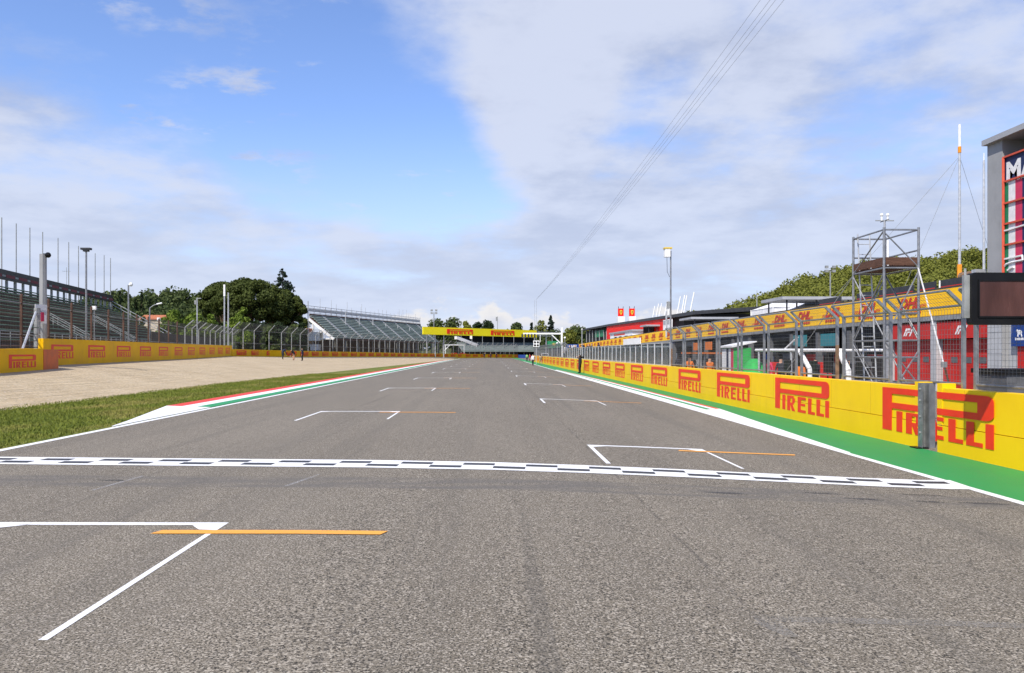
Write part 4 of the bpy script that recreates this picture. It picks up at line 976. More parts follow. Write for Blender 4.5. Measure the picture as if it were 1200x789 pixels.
mb = MB(); mb.bb((12.2, 62, RZ), (14, 80, 1.2)); mb.build('base', 'garage_grey', t)
mb = MB(); mb.bb((12, 61.8, 2.25), (14.2, 80.2, 2.36)); mb.build('roof', 'galv_pale', t)
for y in (62.2, 68, 74, 79.8):
    mb = MB(); mb.bar((12.2, y, 1.2), (12.2, y, 2.26), .05, 6); mb.build('post', 'galv_dull', t)

# equipment standing in front of the garages
def trolley(px, X, w, h, m, label, wheels=True):
    p = onX(px, 413, X); t = thing('tool_trolley', (p.x, p.y, RZ), label, 'trolley', 'trolleys in front of the garages')
    mb = MB(); mb.bb((X-.35, p.y-w/2, RZ+.14), (X+.35, p.y+w/2, RZ+h)); mb.build('cabinet', m, t)
    for j in range(3):
        z = RZ+.22+(h-.3)*j/3; mb = MB(); mb.bb((X-.362, p.y-w/2+.05, z), (X-.351, p.y+w/2-.05, z+(h-.3)/3-.05)); mb.build('drawer', 'garage_dark' if m != 'garage_dark' else 'garage_grey', t)
    for sy_ in (-1, 1):
        mb = MB(); mb.bar((X-.3, p.y+sy_*w*.4, RZ+.07), (X-.2, p.y+sy_*w*.4, RZ+.07), .07, 8); mb.build('wheel', 'black_plastic', t)
    mb = MB(); mb.bar((X, p.y-w/2+.1, RZ+h), (X, p.y-w/2+.1, RZ+h+.55), .03, 5); mb.bb((X-.05, p.y-w/2-.2, RZ+h+.4), (X+.02, p.y-w/2+.45, RZ+h+.85)); mb.build('monitor', 'black_plastic', t)
for px, X, w, h, m, lab in ((800, 19, 1.6, 1.5, 'garage_dark', 'dark tool trolley beside the orange boards'), (822, 20, 1.5, 1.3, 'garage_grey', 'grey tool trolley between the orange crew members'), (888, 19, 1.8, 1.6, 'garage_dark', 'dark tool trolley right of the green cover'),
        (905, 20, 1.4, 1.4, 'red_door', 'red tool trolley under the white stand beam'), (926, 19.5, 1.6, 1.7, 'garage_dark', 'dark tool trolley below the left teal board'), (962, 20, 1.5, 1.5, 'red_door', 'red tool trolley below the right teal board'), (1004, 20, 2.0, 1.6, 'garage_grey', 'grey tool trolley behind the scaffold tower'), (1022, 21, 1.2, 1.9, 'garage_dark', 'tall dark trolley behind the scaffold ladder')): trolley(px, X, w, h, m, lab)
def tyres(px, X, n, label):
    p = onX(px, 413, X); t = thing('tyre_stack', (p.x, p.y, RZ), label, 'tyres', 'tyre stacks in front of the garages')
    for j in range(n):
        z = RZ+.02+j*.36; mb = MB(); prof = [(.20, .02), (.31, 0), (.35, .06), (.35, .28), (.31, .34), (.20, .32)]
        mb.loft([[Vector((p.x+math.cos(a)*q, p.y+math.sin(a)*q, z+h)) for a in np.linspace(0, 2*math.pi, 15)[:-1]] for q, h in prof], caps=False); mb.build('tyre', 'black_plastic', t, smooth=True)
for px, X, n, lab in ((812, 18, 4, 'black tyre stack behind the orange rail'), (836, 18.5, 4, 'black tyre stack left of the green booth'), (897, 18, 4, 'black tyre stack under the white stand beam'), (948, 18.2, 4, 'black tyre stack between the teal boards'), (1012, 18.4, 4, 'black tyre stack seen through the scaffold tower')): tyres(px, X, n, lab)
# ------------------------------------------------------------------ starting light gantry and far equipment
D = 118
def gX(px, py, dd=0): return atZ(px, py, D+dd)
base = gX(658.3, 420); t = thing('start_light_gantry', (base.x, base.y, RZ), 'white cantilever arm carrying the black start lights', 'gantry')
pt = gX(658.3, 384); mb = MB(); mb.bb((base.x-.13, base.y-.13, RZ), (base.x+.13, base.y+.13, pt.z)); mb.build('post', 'white_metal', t)
a, b = gX(613, 391), gX(657, 391); mb = MB(); mb.bb((a.x, base.y-.1, b.z-.13), (base.x-.132, base.y+.1, b.z+.10)); mb.build('arm', 'white_metal', t)
mb = MB(); mb.bar(gX(646, 392), gX(657.3, 403), .09, 6); mb.build('brace', 'white_metal', t)
for px in (612, 615.6, 619.3, 623, 626.6):
    p = gX(px, 393.3); mb = MB(); mb.box((p.x, base.y-.05, p.z-.08), (.24, .2, .62)); o = mb.build('light_panel', 'black_plastic', t)
    for dz in (-.2, 0, .2):
        mb = MB(); mb.bar((p.x, base.y-.15, p.z-.08+dz), (p.x, base.y-.17, p.z-.08+dz), .07, 8); mb.build('lamp', 'garage_grey', o)
p = gX(633, 398); mb = MB(); mb.bar((p.x, base.y, b.z-.13), (p.x, base.y, p.z-.4), .05, 5); mb.build('hanger', 'white_metal', t)
t = thing('signal_box', gX(628, 412, 25), 'white framed signal with four black lamps by the far pit wall', 'signal')
p = gX(628.5, 403, 25); mb = MB(); mb.box((p.x, p.y, p.z), (1.1, .3, 1.15)); mb.build('frame', 'white_metal', t)
for dx in (-.26, .26):
    for dz in (-.27, .27):
        mb = MB(); mb.bar((p.x+dx, p.y-.15, p.z+dz), (p.x+dx, p.y-.19, p.z+dz), .2, 10); mb.build('lamp', 'black_plastic', t)
mb = MB(); mb.bar((p.x, p.y, RZ), (p.x, p.y, p.z-.57), .06, 6); mb.build('post', 'galv_pale', t)
t = thing('green_board', gX(648, 412, 30), 'dark green board with a small gold crown mark', 'sign')
p = gX(649, 404, 30); W_ = 15/F*(D+30); H_ = 8.2/F*(D+30); mb = MB(); mb.box((p.x, p.y, p.z), (W_, .2, H_)); mb.build('panel', 'flag_green', t)
mb = MB(); mb.prism([(p.x+u*.55, p.y-.11, p.z+.1+v*.5) for u, v in ((-.5, -.5), (.5, -.5), (.62, .5), (.28, -.05), (0, .6), (-.28, -.05), (-.62, .5))], (0, -.02, 0)); mb.build('crown_mark', 'gold', t)
for s in (-1, 1):
    mb = MB(); mb.bar((p.x+s*W_*.4, p.y, RZ), (p.x+s*W_*.4, p.y, p.z-H_/2), .06, 6); mb.build('leg', 'galv_dull', t)
for px, py in ((653, 402.5), (662, 396)):
    p = gX(px, py, 5); t = thing('globe_lamp', (p.x, p.y, RZ), 'white round beacon on a thin pole by the start light gantry', 'lamp', 'round beacons by the gantry')
    mb = MB(); mb.bar((p.x, p.y, RZ), p-UP*.1, .035, 6); mb.build('pole', 'galv_pale', t); mb = MB(); mb.ball(p, .17, 10, 8); mb.build('globe', 'white_metal', t, smooth=True)
t = thing('blue_banner', gX(670, 412, 60), 'blue banner with white lettering on the pit lane wall', 'banner')
p = gX(671, 406, 60); W_ = 15/F*178; mb = MB(); mb.box((p.x, p.y, p.z), (W_, .15, .95)); mb.build('panel', 'blue_sign', t)
mb = MB()
for a, w2, h2 in ((-.30, .035, .6), (-.24, .08, .2), (-.10, .05, .6), (-.03, .05, .45), (.06, .10, .62), (.22, .08, .62)): mb.bb((p.x+W_*a, p.y-.09, p.z-.3), (p.x+W_*(a+w2), p.y-.076, p.z-.3+h2))
mb.build('lettering', 'cloth_white', t)
for s in (-1, 1):
    mb = MB(); mb.bar((p.x+s*W_*.4, p.y, RZ), (p.x+s*W_*.4, p.y, p.z-.4), .06, 5); mb.build('leg', 'galv_dull', t)
p = gX(682, 386, -30); t = thing('thin_pole', (p.x, p.y, RZ), 'thin pale pole in front of the dark roof end', 'pole'); mb = MB(); mb.bar((p.x, p.y, RZ), p, .045, 6); mb.build('pole', 'galv_pale', t); mb = MB(); mb.ball(p, .09); mb.build('cap', 'white_metal', t)
# small service cart by the far wall end
def cart(px, py, Dd, lab, m):
    p = atZ(px, py, Dd); g_ = gz(p.x, p.y); t = thing('service_van', (p.x, p.y, g_), lab, 'van')
    mb = MB(); prof = [(-1.9, .35), (1.9, .35), (1.95, 1.0), (1.4, 1.15), (.9, 1.85), (-1.85, 1.9)]
    mb.prism([(p.x-.85, p.y+a, g_+b) for a, b in prof], (1.7, 0, 0)); mb.build('body', m, t)
    mb = MB(); mb.bb((p.x-.7, p.y-1.905, g_+1.1), (p.x+.7, p.y-1.895, g_+1.7)); mb.build('rear_window', 'black_plastic', t)
    for sx in (-1, 1):
        for sy_ in (-1.2, 1.2):
            mb = MB(); mb.bar((p.x+sx*.86, p.y+sy_, g_+.32), (p.x+sx*.66, p.y+sy_, g_+.32), .32, 12); mb.build('wheel', 'black_plastic', t)
cart(638, 412, 205, 'small white service van parked beyond the pit wall end', 'white_metal')

# ------------------------------------------------------------------ left side barriers
sN0, sN1 = -30, s_at(50.6, C_NEAR)
def lwall(name, c, s0, s1, h, th, z0f, lab, m):
    mid = LP(c, (s0+s1)/2, z0f((s0+s1)/2)); t = thing(name, mid, lab, 'barrier'); rows = []; n = max(2, int((s1-s0)/4))
    for k in range(n+1):
        s = lerp(s0, s1, k/n); z0 = z0f(s); rows.append([LP(c, s, z0-.25), LP(c, s, z0+h), LP(c+th, s, z0+h), LP(c+th, s, z0-.25)])
    mb = MB(); mb.loft(rows); mb.build('wall_panel', m, t); return t
zN = lambda s: interp(s, [20, s_at(0, C_NEAR), sN1], [.90, .915, .957]); zM = lambda s: interp(s, [s_at(50, C_MAIN), s_at(68, C_MAIN), s_at(220, C_MAIN), s_at(272, C_MAIN)], [1.1, 1.12, 1.18, 1.30])
t = lwall('tyre_wall', C_NEAR, sN0, sN1, 1.085, .7, zN, 'low yellow barrier ending at the orange block beside the gravel', 'yellow_aged')
sL = s_at(10.3, C_NEAR); put_logo(t, LP(C_NEAR-.001, sL, zN(sL)+.2), LD, s_at(42, C_NEAR)-sL, .62, 'logo_red', .01)
for q in (1, 2, 3): put_logo(t, LP(C_NEAR-.001, sL-6.1*q, zN(sL)+.2), LD, 3.3, .62, 'logo_red', .01)
ob = thing('orange_block', LP(C_NEAR, sN1+.7, zN(sN1)), 'orange red end block of the low yellow barrier', 'barrier'); s2 = s_at(68, C_NEAR-.0)
mb = MB(); rows = []
for s in (sN1+.01, s2): z0 = zN(sN1); rows.append([LP(C_NEAR-.02, s, z0-.2), LP(C_NEAR-.02, s, z0+1.04), LP(C_NEAR+.7, s, z0+1.04), LP(C_NEAR+.7, s, z0-.2)])
mb.loft(rows); mb.build('block', 'orange_box', ob)
sM0, sM1 = s_at(49.5, C_MAIN), s_at(272, C_MAIN)
t = lwall('tyre_wall', C_MAIN, sM0+.15, sM1, 1.5, .25, zM, 'tall yellow barrier with red lettering in front of the green grandstand', 'yellow_aged')
s = s_at(60, C_MAIN)
while s < sM1-4: put_logo(t, LP(C_MAIN-.001, s, zM(s)+.38), LD, 3.55, .8, 'logo_red', .006); s += 6.25
fw = thing('far_barrier', FARW[20]+UP*.9, 'long low yellow barrier curving across behind the gravel to the track end', 'barrier')
def sweep_wall(pts, h, th, zf):
    rows = []
    for i, p in enumerate(pts):
        d = (pts[min(i+1, len(pts)-1)]-pts[max(i-1, 0)]).normalized(); nrm = Vector((-d.y, d.x, 0)); z0 = zf(p.y)
        rows.append([Vector((p.x, p.y, z0-.3)), Vector((p.x, p.y, z0+h)), Vector((p.x, p.y, z0+h))+nrm*th, Vector((p.x, p.y, z0-.3))+nrm*th])
    return rows
mb = MB(); mb.loft(sweep_wall(FARW, 1.05, .6, _fz)); mb.build('wall_panel', 'yellow_aged', fw)
def along(pts, step, start=0.0):
    acc = 0; nxt = start
    for a, b in zip(pts, pts[1:]):
        L = (b-a).length; d = (b-a)/L
        while nxt <= acc+L: yield a+d*(nxt-acc), d; nxt += step
        acc += L
for p, d in along(FARW, 5.6, 1.5): 
    nrm = Vector((d.y, -d.x, 0)); put_logo(fw, Vector((p.x, p.y, _fz(p.y)+.2))+nrm*.03, d, 3.5, .66, 'logo_red', .02)
p = FARW[-1]; bb_ = thing('blue_barrier', p+Vector((3, 1, -.1)), 'short blue barrier closing the far end of the track', 'barrier')
mb = MB(); e_ = atZ(617, 413, 286); mb.prism([(p.x+.1, p.y, -.35), (p.x+.1, p.y, .95), (p.x+.1, p.y+.6, .95), (p.x+.1, p.y+.6, -.35)], (e_.x-p.x, -1, 0)); mb.build('wall_panel', 'blue_sign', bb_)

# ------------------------------------------------------------------ left debris fences
def fence_post(h, ov, up, r, m):
    mb = MB(); mb.box((0, 0, h/2), (r*2, r*2, h)); mb.bar((0, 0, h-.02), (0, -ov, h+up), r*1.2, 4); return mb.mesh('post', m)    # overhang to local -Y
def fence_wire(w, h, step, r, ov, up, m):
    mb = MB(); n = int(w/step)
    for k in range(n+1): x = w*k/n; mb.bar((x, 0, 0), (x, 0, h), r, 3, cap=False); mb.bar((x, 0, h), (x, -ov, h+up), r, 3, cap=False)
    nz = int(h/step)
    for k in range(nz+1): z = h*k/nz; mb.bar((0, r, z), (w, r, z), r, 3, cap=False)
    no = int(math.hypot(ov, up)/step)
    for k in range(1, no+1): q = k/no; mb.bar((0, -ov*q, h+up*q), (w, -ov*q, h+up*q), r, 3, cap=False)
    return mb.mesh('wire_mesh', m)
def fence_rail(w, zs, r, m):
    mb = MB(); mb.bar((0, 0, 0), (w, 0, 0), r, 5); return mb.mesh('rail', m), zs
def lay_rails(fr, par, loc, a):
    for z in fr[1]: inst('rail', fr[0], par, Vector(loc)+UP*z, a)
lf = thing('debris_fence', LP(17.8, 70, 1.2), 'tall wire debris fence behind the tall yellow barrier by the grandstand', 'fence')
angL = math.atan2(LD.y, LD.x); fp0 = fence_post(3.9, .04, .05, .06, 'stand_dark'); fw0 = fence_wire(4, 3.8, .20, .006, .04, .05, 'wire_dark'); fp1 = fence_post(3.5, .9, .8, .055, 'galv_dull'); fw1 = fence_wire(4, 3.5, .20, .006, .9, .8, 'wire_dark'); fr1 = fence_rail(4, (.1, 1.7, 3.45), .03, 'galv_dull')
s = s_at(-60, 17.8)
while s < s_at(276, 17.8):
    z0 = 1.12; far_ = s > s_at(212, 17.8); inst('post', fp1 if far_ else fp0, lf, LP(17.8, s, z0), angL); inst('wire_mesh', fw1 if far_ else fw0, lf, LP(17.8, s, z0), angL); lay_rails(fr1, lf, LP(17.8, s, z0), angL); s += 4
ff = thing('debris_fence', FARW[20]+Vector((-2, 1, .9)), 'long curving wire debris fence behind the low far barrier', 'fence')
fp2 = fence_post(4.0, 1.1, 1.0, .052, 'galv_dull'); fw2 = fence_wire(4.02, 4.0, .30, .009, 1.1, 1.0, 'wire_dark'); fr2 = fence_rail(4.02, (.1, 2.0, 3.95), .025, 'galv_dull')
for p, d in along(FARW, 4.0, 3.0):
    nrm = Vector((-d.y, d.x, 0)); q = p+nrm*1.2; a = math.atan2(d.y, d.x); loc = Vector((q.x, q.y, _fz(q.y)))
    inst('post', fp2, ff, loc, a); inst('wire_mesh', fw2, ff, loc, a); lay_rails(fr2, ff, loc, a)
# brown screening behind the fence
t = thing('brown_hoarding', LP(24, 95, 1.2), 'dark brown screening boards behind the debris fence', 'hoarding')
s = s_at(178, 24); n = 0
while s < s_at(262, 24):
    mb = MB(); h = 3.2; mb.loft([[LP(24, s, 1.0), LP(24, s, 1.2+h), LP(24.08, s, 1.2+h), LP(24.08, s, 1.0)], [LP(24, s+2.96, 1.0), LP(24, s+2.96, 1.2+h), LP(24.08, s+2.96, 1.2+h), LP(24.08, s+2.96, 1.0)]]); mb.build('board', 'hoarding_brown', t); s += 3

# ------------------------------------------------------------------ green grandstand on the left
CB, CF = 39.2, 27.6; ZT, ZF = 9.35, 2.6; S1 = s_at(131, CB); S0 = 40
gs = thing('grandstand', LP((CB+CF)/2, 90, 1.1), 'old open grandstand with green bench rows and dark fascia', 'grandstand')
def extr(poly, s0, s1, name, m, parent=gs):
    mb = MB(); mb.loft([[LP(c, s0, z) for c, z in poly], [LP(c, s1, z) for c, z in poly]]); return mb.build(name, m, parent)
extr([(CF, 1.0), (CF, ZF-.25), (CB, ZT-.75), (CB, 1.0)], S0, S1, 'rake', 'stand_dark')
NR = 15
for k in range(NR):
    q = k/(NR-1); c = lerp(CF+.2, CB-.2, q); z = lerp(ZF, ZT-.35, q)
    extr([(c-.22, z+.30), (c-.22, z+.37), (c+.16, z+.37), (c+.16, z+.30)], S0, S1-.4, 'bench_plank', 'bench_green')
    extr([(c+.30, z-.05), (c+.30, z+.22), (c+.34, z+.22), (c+.34, z-.05)], S0, S1-.3, 'riser_board', 'stand_dark')
zf0, zf1 = onL(2, 327.5, CB).z, onL(2, 315.5, CB).z
hgt = zf1-zf0
extr([(CB-.1, zf0), (CB-.1, zf1), (CB+1.5, zf1+.1), (CB+1.5, zf0+.3)], S0, S1, 'fascia', 'black_plastic')
s = S0; k = 0
fasc = []
while s < S1-2:
    L = 2.4; hh = (.15, .09)[k % 2]*hgt; zc = zf0+hgt*.40
    if k % 2: L = .9
    extr([(CB-.115, zc-hh), (CB-.115, zc+hh), (CB-.105, zc+hh), (CB-.105, zc-hh)], s, s+L, 'fascia_print', 'fascia_red' if k % 2 == 0 else 'galv_dull'); s += L+.15; k += 1
s = S0+.5
while s < S1:
    extr([(CB-.05, ZT-.8), (CB-.05, zf0), (CB+.18, zf0), (CB+.18, ZT-.8)], s, s+.28, 'roof_post', 'galv_dull'); s += 2.35
# aisle stairs with rails
for px in (66, 128):
    s = s_at(px, CF+3)
    for ds in (0, 1.4):
        mb = MB(); mb.bar(LP(CF, s+ds, ZF+1.1), LP(CF+5, s+ds, lerp(ZF, ZT, 5/(CB-CF))+1.1), .045, 5); mb.bar(LP(CF, s+ds, ZF+.6), LP(CF+5, s+ds, lerp(ZF, ZT, 5/(CB-CF))+.6), .035, 5)
        for q in (0, .33, .66, 1): c = CF+5*q; z = lerp(ZF, ZT, (c-CF)/(CB-CF)); mb.bar(LP(c, s+ds, z-.2), LP(c, s+ds, z+1.1), .04, 5)
        mb.build('handrail', 'galv_dull', gs)
mb = MB()                                                     # end railing down the flank
for dz in (1.1, .55): mb.bar(LP(CB, S1, ZT+dz), LP(CF, S1, ZF+dz), .05, 5)
for q in np.linspace(0, 1, 9): c = lerp(CB, CF, q); z = lerp(ZT, ZF, q); mb.bar(LP(c, S1, z-.5), LP(c, S1, z+1.1), .045, 5)
mb.build('flank_railing', 'galv_pale', gs)
mb = MB(); mb.bar(LP(CF-.1, S0, ZF+1.0), LP(CF-.1, S1, ZF+1.0), .04, 5); mb.bar(LP(CF-.1, S0, ZF+.5), LP(CF-.1, S1, ZF+.5), .035, 5)
s = S0
while s < S1: mb.bar(LP(CF-.1, s, ZF-.3), LP(CF-.1, s, ZF+1.0), .04, 5); s += 2.0
mb.build('front_railing', 'galv_dull', gs)
# flag poles behind it
ORDS = ['first', 'second', 'third', 'fourth', 'fifth', 'sixth', 'seventh', 'eighth', 'ninth', 'tenth']
for i_, (px, py) in enumerate(((2, 255), (19, 262), (35, 267), (50, 272), (68, 279), (80.5, 284), (92, 288.5), (111.5, 297), (122, 299), (129.5, 302.5))):
    p = onL(px, py, 41.5); mb = MB(); mb.bar((p.x, p.y, 1.1), p, .085, 6, .055); mb.build('flag_pole', 'galv_dull', label='bare grey flag pole behind the green grandstand, %s from its stair end' % ORDS[9-i_], category='flagpole', group='flag poles behind the green grandstand')
p = onL(78, 318, 43); t = thing('tv_aerial', (p.x, p.y, 1.1), 'small television aerial above the grandstand fascia', 'antenna'); mb = MB(); mb.bar((p.x, p.y, 1.1), p+UP*.6, .03, 5); mb.build('pole', 'galv_dull', t)
mb = MB(); mb.bar(p-RT*.6, p+RT*.6, .025, 4)
for q in (-.5, -.2, .1, .4): mb.bar(p+RT*q-FW*.3, p+RT*q+FW*.3, .015, 4)
mb.build('dipole', 'galv_dull', t)
# poles on the left
def lpole(px, pyt, c, r, lab, m='galvanised', zb=1.1, name='pole', cat='pole'):
    p = onL(px, pyt, c); t = thing(name, (p.x, p.y, zb), lab, cat); mb = MB(); mb.bar((p.x, p.y, zb), p, r, 8, r*.9); mb.build('shaft', m, t); return t, p
t, p = lpole(50.5, 298, 16.9, .20, 'thick grey camera pole with signs behind the orange block', 'tower_grey')
# the pole leans a little in reality; keep it upright and add its fittings
mb = MB(); mb.ball(p+RT*.28-UP*.05, .16); mb.bar(p, p+RT*.28, .05, 5); mb.build('camera', 'black_plastic', t)
q = onL(48, 363, 16.7); mb = MB(); mb.box((q.x, q.y, q.z), (.62, .05, .56), angL-math.pi/2+.8); mb.build('notice', 'cloth_pale', t)
q = onL(48, 371.5, 16.7); mb = MB(); mb.box((q.x, q.y, q.z), (.58, .05, .72), angL-math.pi/2+.8); mb.build('notice', 'white_paint', t)
mb = MB(); q2 = q-FW*.06+RT*.12; mb.box((q2.x, q2.y, q2.z), (.16, .03, .5), angL-math.pi/2+.8); mb.build('red_mark', 'flag_red', t)
lt_ = thing('cable_column', onL(43, 410, 16.6), 'short segmented grey column beside the camera pole', 'post')
q = onL(43.5, 408, 16.6)
for j in range(9): mb = MB(); mb.bar((q.x, q.y, 1.05+j*.36), (q.x, q.y, 1.05+j*.36+.32), .16, 8); mb.build('segment', 'galv_dull', lt_)
mb = MB(); mb.bar(onL(26.5, 409, 16.2), onL(42, 366, 16.6), .06, 6); mb.build('raking_strut', 'galv_pale', label='pale raking strut leaning against the camera pole', category='strut')
t, p = lpole(101, 293, 21, .08, 'slim grey pole with a dark lamp head before the grandstand', name='lamp_pole')
mb = MB(); mb.bb((p.x-.38, p.y-.2, p.z), (p.x+.38, p.y+.2, p.z+.16)); mb.bb((p.x-.2, p.y-.15, p.z-.14), (p.x+.2, p.y+.15, p.z-.002)); mb.build('lamp_head', 'dark_roof', t)
t, p = lpole(150.5, 334, 26, .10, 'slim pole with a small white lamp near the grandstand end', name='lamp_pole')
mb = MB(); mb.ball(p+RT*.3+UP*.05, .24); mb.bar(p, p+RT*.3, .05, 5); mb.build('lamp_head', 'white_metal', t)
t, p = lpole(175.5, 361, 25, .09, 'street lamp with a curved arm beyond the grandstand', name='street_lamp', cat='lamp')
mb = MB(); mb.path([p, p+RT*.5+UP*.35, p+RT*1.0+UP*.5], .05, 5); mb.build('arm', 'galv_pale', t); mb = MB(); mb.bar(p+RT*.9+UP*.48, p+RT*1.55+UP*.62, .10, 6); mb.build('lamp_head', 'white_metal', t)
for px, py in ((110.5, 361), (186, 374)):
    t, p = lpole(px, py, 20, .05, 'short post with a small square white lamp behind the debris fence', name='marker_light', cat='lamp'); t['group'] = 'square white lamps behind the debris fence'
    mb = MB(); mb.box(p, (.3, .2, .3)); mb.build('lamp_box', 'white_metal', t)
for px, py, lab in ((263, 334, 'taller of two pale poles before the umbrella pines'), (267.5, 343, 'shorter of two pale poles before the umbrella pines')):
    p = atZ(px, py, 128); t = thing('twin_pole', (p.x, p.y, 1.1), lab, 'pole'); mb = MB(); mb.bar((p.x, p.y, 1.1), p, .14, 8, .1); mb.build('shaft', 'galv_pale', t)
    if px < 265:
        mb = MB(); mb.box((p.x, p.y, p.z-.9), (.26, .26, 1.9)); mb.build('light_unit', 'white_metal', t)
p = atZ(231, 349, 118); t = thing('lamp_pole', (p.x, p.y, 1.1), 'slim pole with small double lamp left of the pines', 'pole'); mb = MB(); mb.bar((p.x, p.y, 1.1), p, .09, 6); mb.build('shaft', 'galv_pale', t)
mb = MB(); mb.box((p.x-.25, p.y, p.z-.7), (.25, .25, .6)); mb.box((p.x+.3, p.y, p.z-.1), (.6, .2, .12)); mb.build('lamp_head', 'galv_dull', t)

# ------------------------------------------------------------------ second grandstand
b0, b1 = pzd(362, 182), pzd(493, 250); ax = (b1-b0).normalized(); SL = (b1-b0).length; nx = Vector((ax.y, -ax.x, 0)); DP = 6.4
z_bk0, z_fr = atZ(362, 369, 182).z, atZ(388, 396, 178).z
def SP(c, s, z): v = b0+ax*s+nx*(DP-c); return Vector((v.x, v.y, z))      # c: distance behind the front edge
g2 = thing('grandstand', SP(3, SL/2, 1), 'steep grey green grandstand with scaffolding along its top', 'grandstand')
def ext2(poly, s0, s1, name, m):
    mb = MB(); mb.loft([[SP(c, s0, z) for c, z in poly], [SP(c, s1, z) for c, z in poly]]); return mb.build(name, m, g2)
ext2([(0, z_fr-.5), (0, z_fr-.2), (DP, z_bk0-.5), (DP, z_bk0-1.2)], .3, SL, 'rake', 'stand_dark')
for k in range(13):
    q = k/12; c = lerp(.15, DP-.15, q); z = lerp(z_fr, z_bk0-.3, q); ext2([(c-.2, z-.02), (c-.2, z+.16), (c+.22, z+.30), (c+.22, z+.10)], .5, SL-.5, 'seat_row', 'seat_green')
for s in np.linspace(6, SL-4, 8): ext2([(0, z_fr+.1), (0, z_fr+.26), (DP, z_bk0+.12), (DP, z_bk0-.1)], s, s+.9, 'aisle', 'galv_dull')
ext2([(DP, z_bk0-.4), (DP, z_bk0+.3), (DP+.1, z_bk0+.3), (DP+.1, z_bk0-.4)], .3, SL, 'back_board', 'wood_brown')
ext2([(DP+.3, z_bk0+.8), (DP+.3, z_bk0+1.5), (DP+.35, z_bk0+1.5), (DP+.35, z_bk0+.8)], .3, SL, 'scaffold_screen', 'galv_pale')
mb = MB()
for z in (z_bk0+.5, z_bk0+1.6, z_bk0+2.1): mb.bar(SP(DP+.2, 0, z), SP(DP+.2, SL, z), .06, 5)
for z in (z_bk0+1.6, z_bk0+2.3): mb.bar(SP(DP+1.8, 0, z), SP(DP+1.8, SL, z), .06, 5)
for s in np.linspace(0, SL, 26): mb.bar(SP(DP+.2, s, z_bk0-1), SP(DP+.2, s, z_bk0+2.1+random.choice((0, .2, .5, 2.0))), .05, 5); mb.bar(SP(DP+1.8, s, 1), SP(DP+1.8, s, z_bk0+2.3+random.choice((.1, .6, 1.2))), .05, 5); mb.bar(SP(DP+.2, s, z_bk0+1.6), SP(DP+1.8, s+.8, z_bk0+2.3), .04, 4)
mb.build('scaffolding', 'galv_pale', g2)
mb = MB(); mb.bar(SP(DP, 0, z_bk0-1.0), SP(0, 0, z_fr-.3), .34, 4); mb.bar(SP(DP-1, 0, 1), SP(DP-1, 0, z_bk0-1.6), .16, 4); mb.bar(SP(DP, 0, z_fr-.2), SP(0, 0, z_fr-.2), .2, 4); mb.bar(SP(DP-1.2, .2, z_fr), SP(DP*.4, .2, z_fr+2.0), .12, 4); mb.build('end_truss', 'white_paint', g2)
for s in np.linspace(0, SL, 12):
    mb = MB(); mb.bar(SP(.3, s, .8), SP(.3, s, z_fr-.2), .12, 5); mb.bar(SP(DP, s, .8), SP(DP, s, z_bk0-.9), .12, 5); mb.build('column', 'galv_dull', g2)
ext2([(DP+.5, 1.0), (DP+.5, z_fr), (DP+.6, z_fr), (DP+.6, 1.0)], 2, SL, 'under_screen', 'stand_dark')
# tall poles of the fence in front
for px, pt_ in ((361, 357), (405, 370), (421, 374), (437, 379), (452, 383), (466, 386), (480, 388)):
    Z_ = 172+(px-361)*.52; p = atZ(px, pt_-4, Z_); mb = MB(); mb.bar((p.x, p.y, .7), p, .11, 6); mb.build('tall_post', 'galv_pale', label='tall pale post in front of the steep grandstand', category='post', group='tall posts before the steep grandstand')
# white marquee boxes at its left end
t = thing('white_cabin', atZ(366, 400, 178), 'white two level cabin under the left end of the steep grandstand', 'cabin')
p = atZ(362, 395, 180); zz = atZ(362, 404, 180).z
mb = MB(); mb.box((p.x, p.y+1, p.z+.1), (4.6, 4, 2.0)); mb.build('upper_box', 'white_paint', t); mb = MB(); mb.box((p.x, p.y+1.4, p.z-2.4), (4.2, 3.4, 1.4)); mb.build('lower_box', 'white_paint', t)
mb = MB()
for dx in (-1.9, 1.9): mb.bar((p.x+dx, p.y+1, .9), (p.x+dx, p.y+1, p.z-.9), .12, 5)
mb.build('legs_frame', 'galv_dull', t)

# ------------------------------------------------------------------ third, far grandstand and overhead banner
a3, b3 = pzd(536, 318), pzd(632, 330); ax3 = (b3-a3).normalized(); n3 = Vector((ax3.y, -ax3.x, 0)); L3 = (b3-a3).length
g3 = thing('grandstand', (a3+b3)/2+n3*5+UP*(-.5), 'far low grey grandstand behind the fence under the yellow banner', 'grandstand')
zb3, zf3 = atZ(560, 397, 318).z, atZ(560, 410, 310).z
for k in range(9):
    q = k/8; mb = MB(); c = lerp(0, 8, q); z = lerp(zf3, zb3-1.5, q); mb.loft([[a3+n3*(8-c)+UP*(z-.8), a3+n3*(8-c)+UP*(z+.05), a3+n3*(7.0-c)+UP*(z+.05), a3+n3*(7.0-c)+UP*(z-.8)], [b3+n3*(8-c)+UP*(z-.8), b3+n3*(8-c)+UP*(z+.05), b3+n3*(7.0-c)+UP*(z+.05), b3+n3*(7.0-c)+UP*(z-.8)]]); mb.build('seat_row', 'galv_dull' if k % 2 else 'seat_green', g3)
mb = MB(); mb.loft([[a3-n3*1+UP*(-.5), a3-n3*1+UP*(zb3+2.2), a3-n3*1.3+UP*(zb3+2.2), a3-n3*1.3+UP*(-.5)], [b3-n3*1+UP*(-.5), b3-n3*1+UP*(zb3+2.2), b3-n3*1.3+UP*(zb3+2.2), b3-n3*1.3+UP*(-.5)]]); mb.build('back_wall', 'garage_dark', g3)
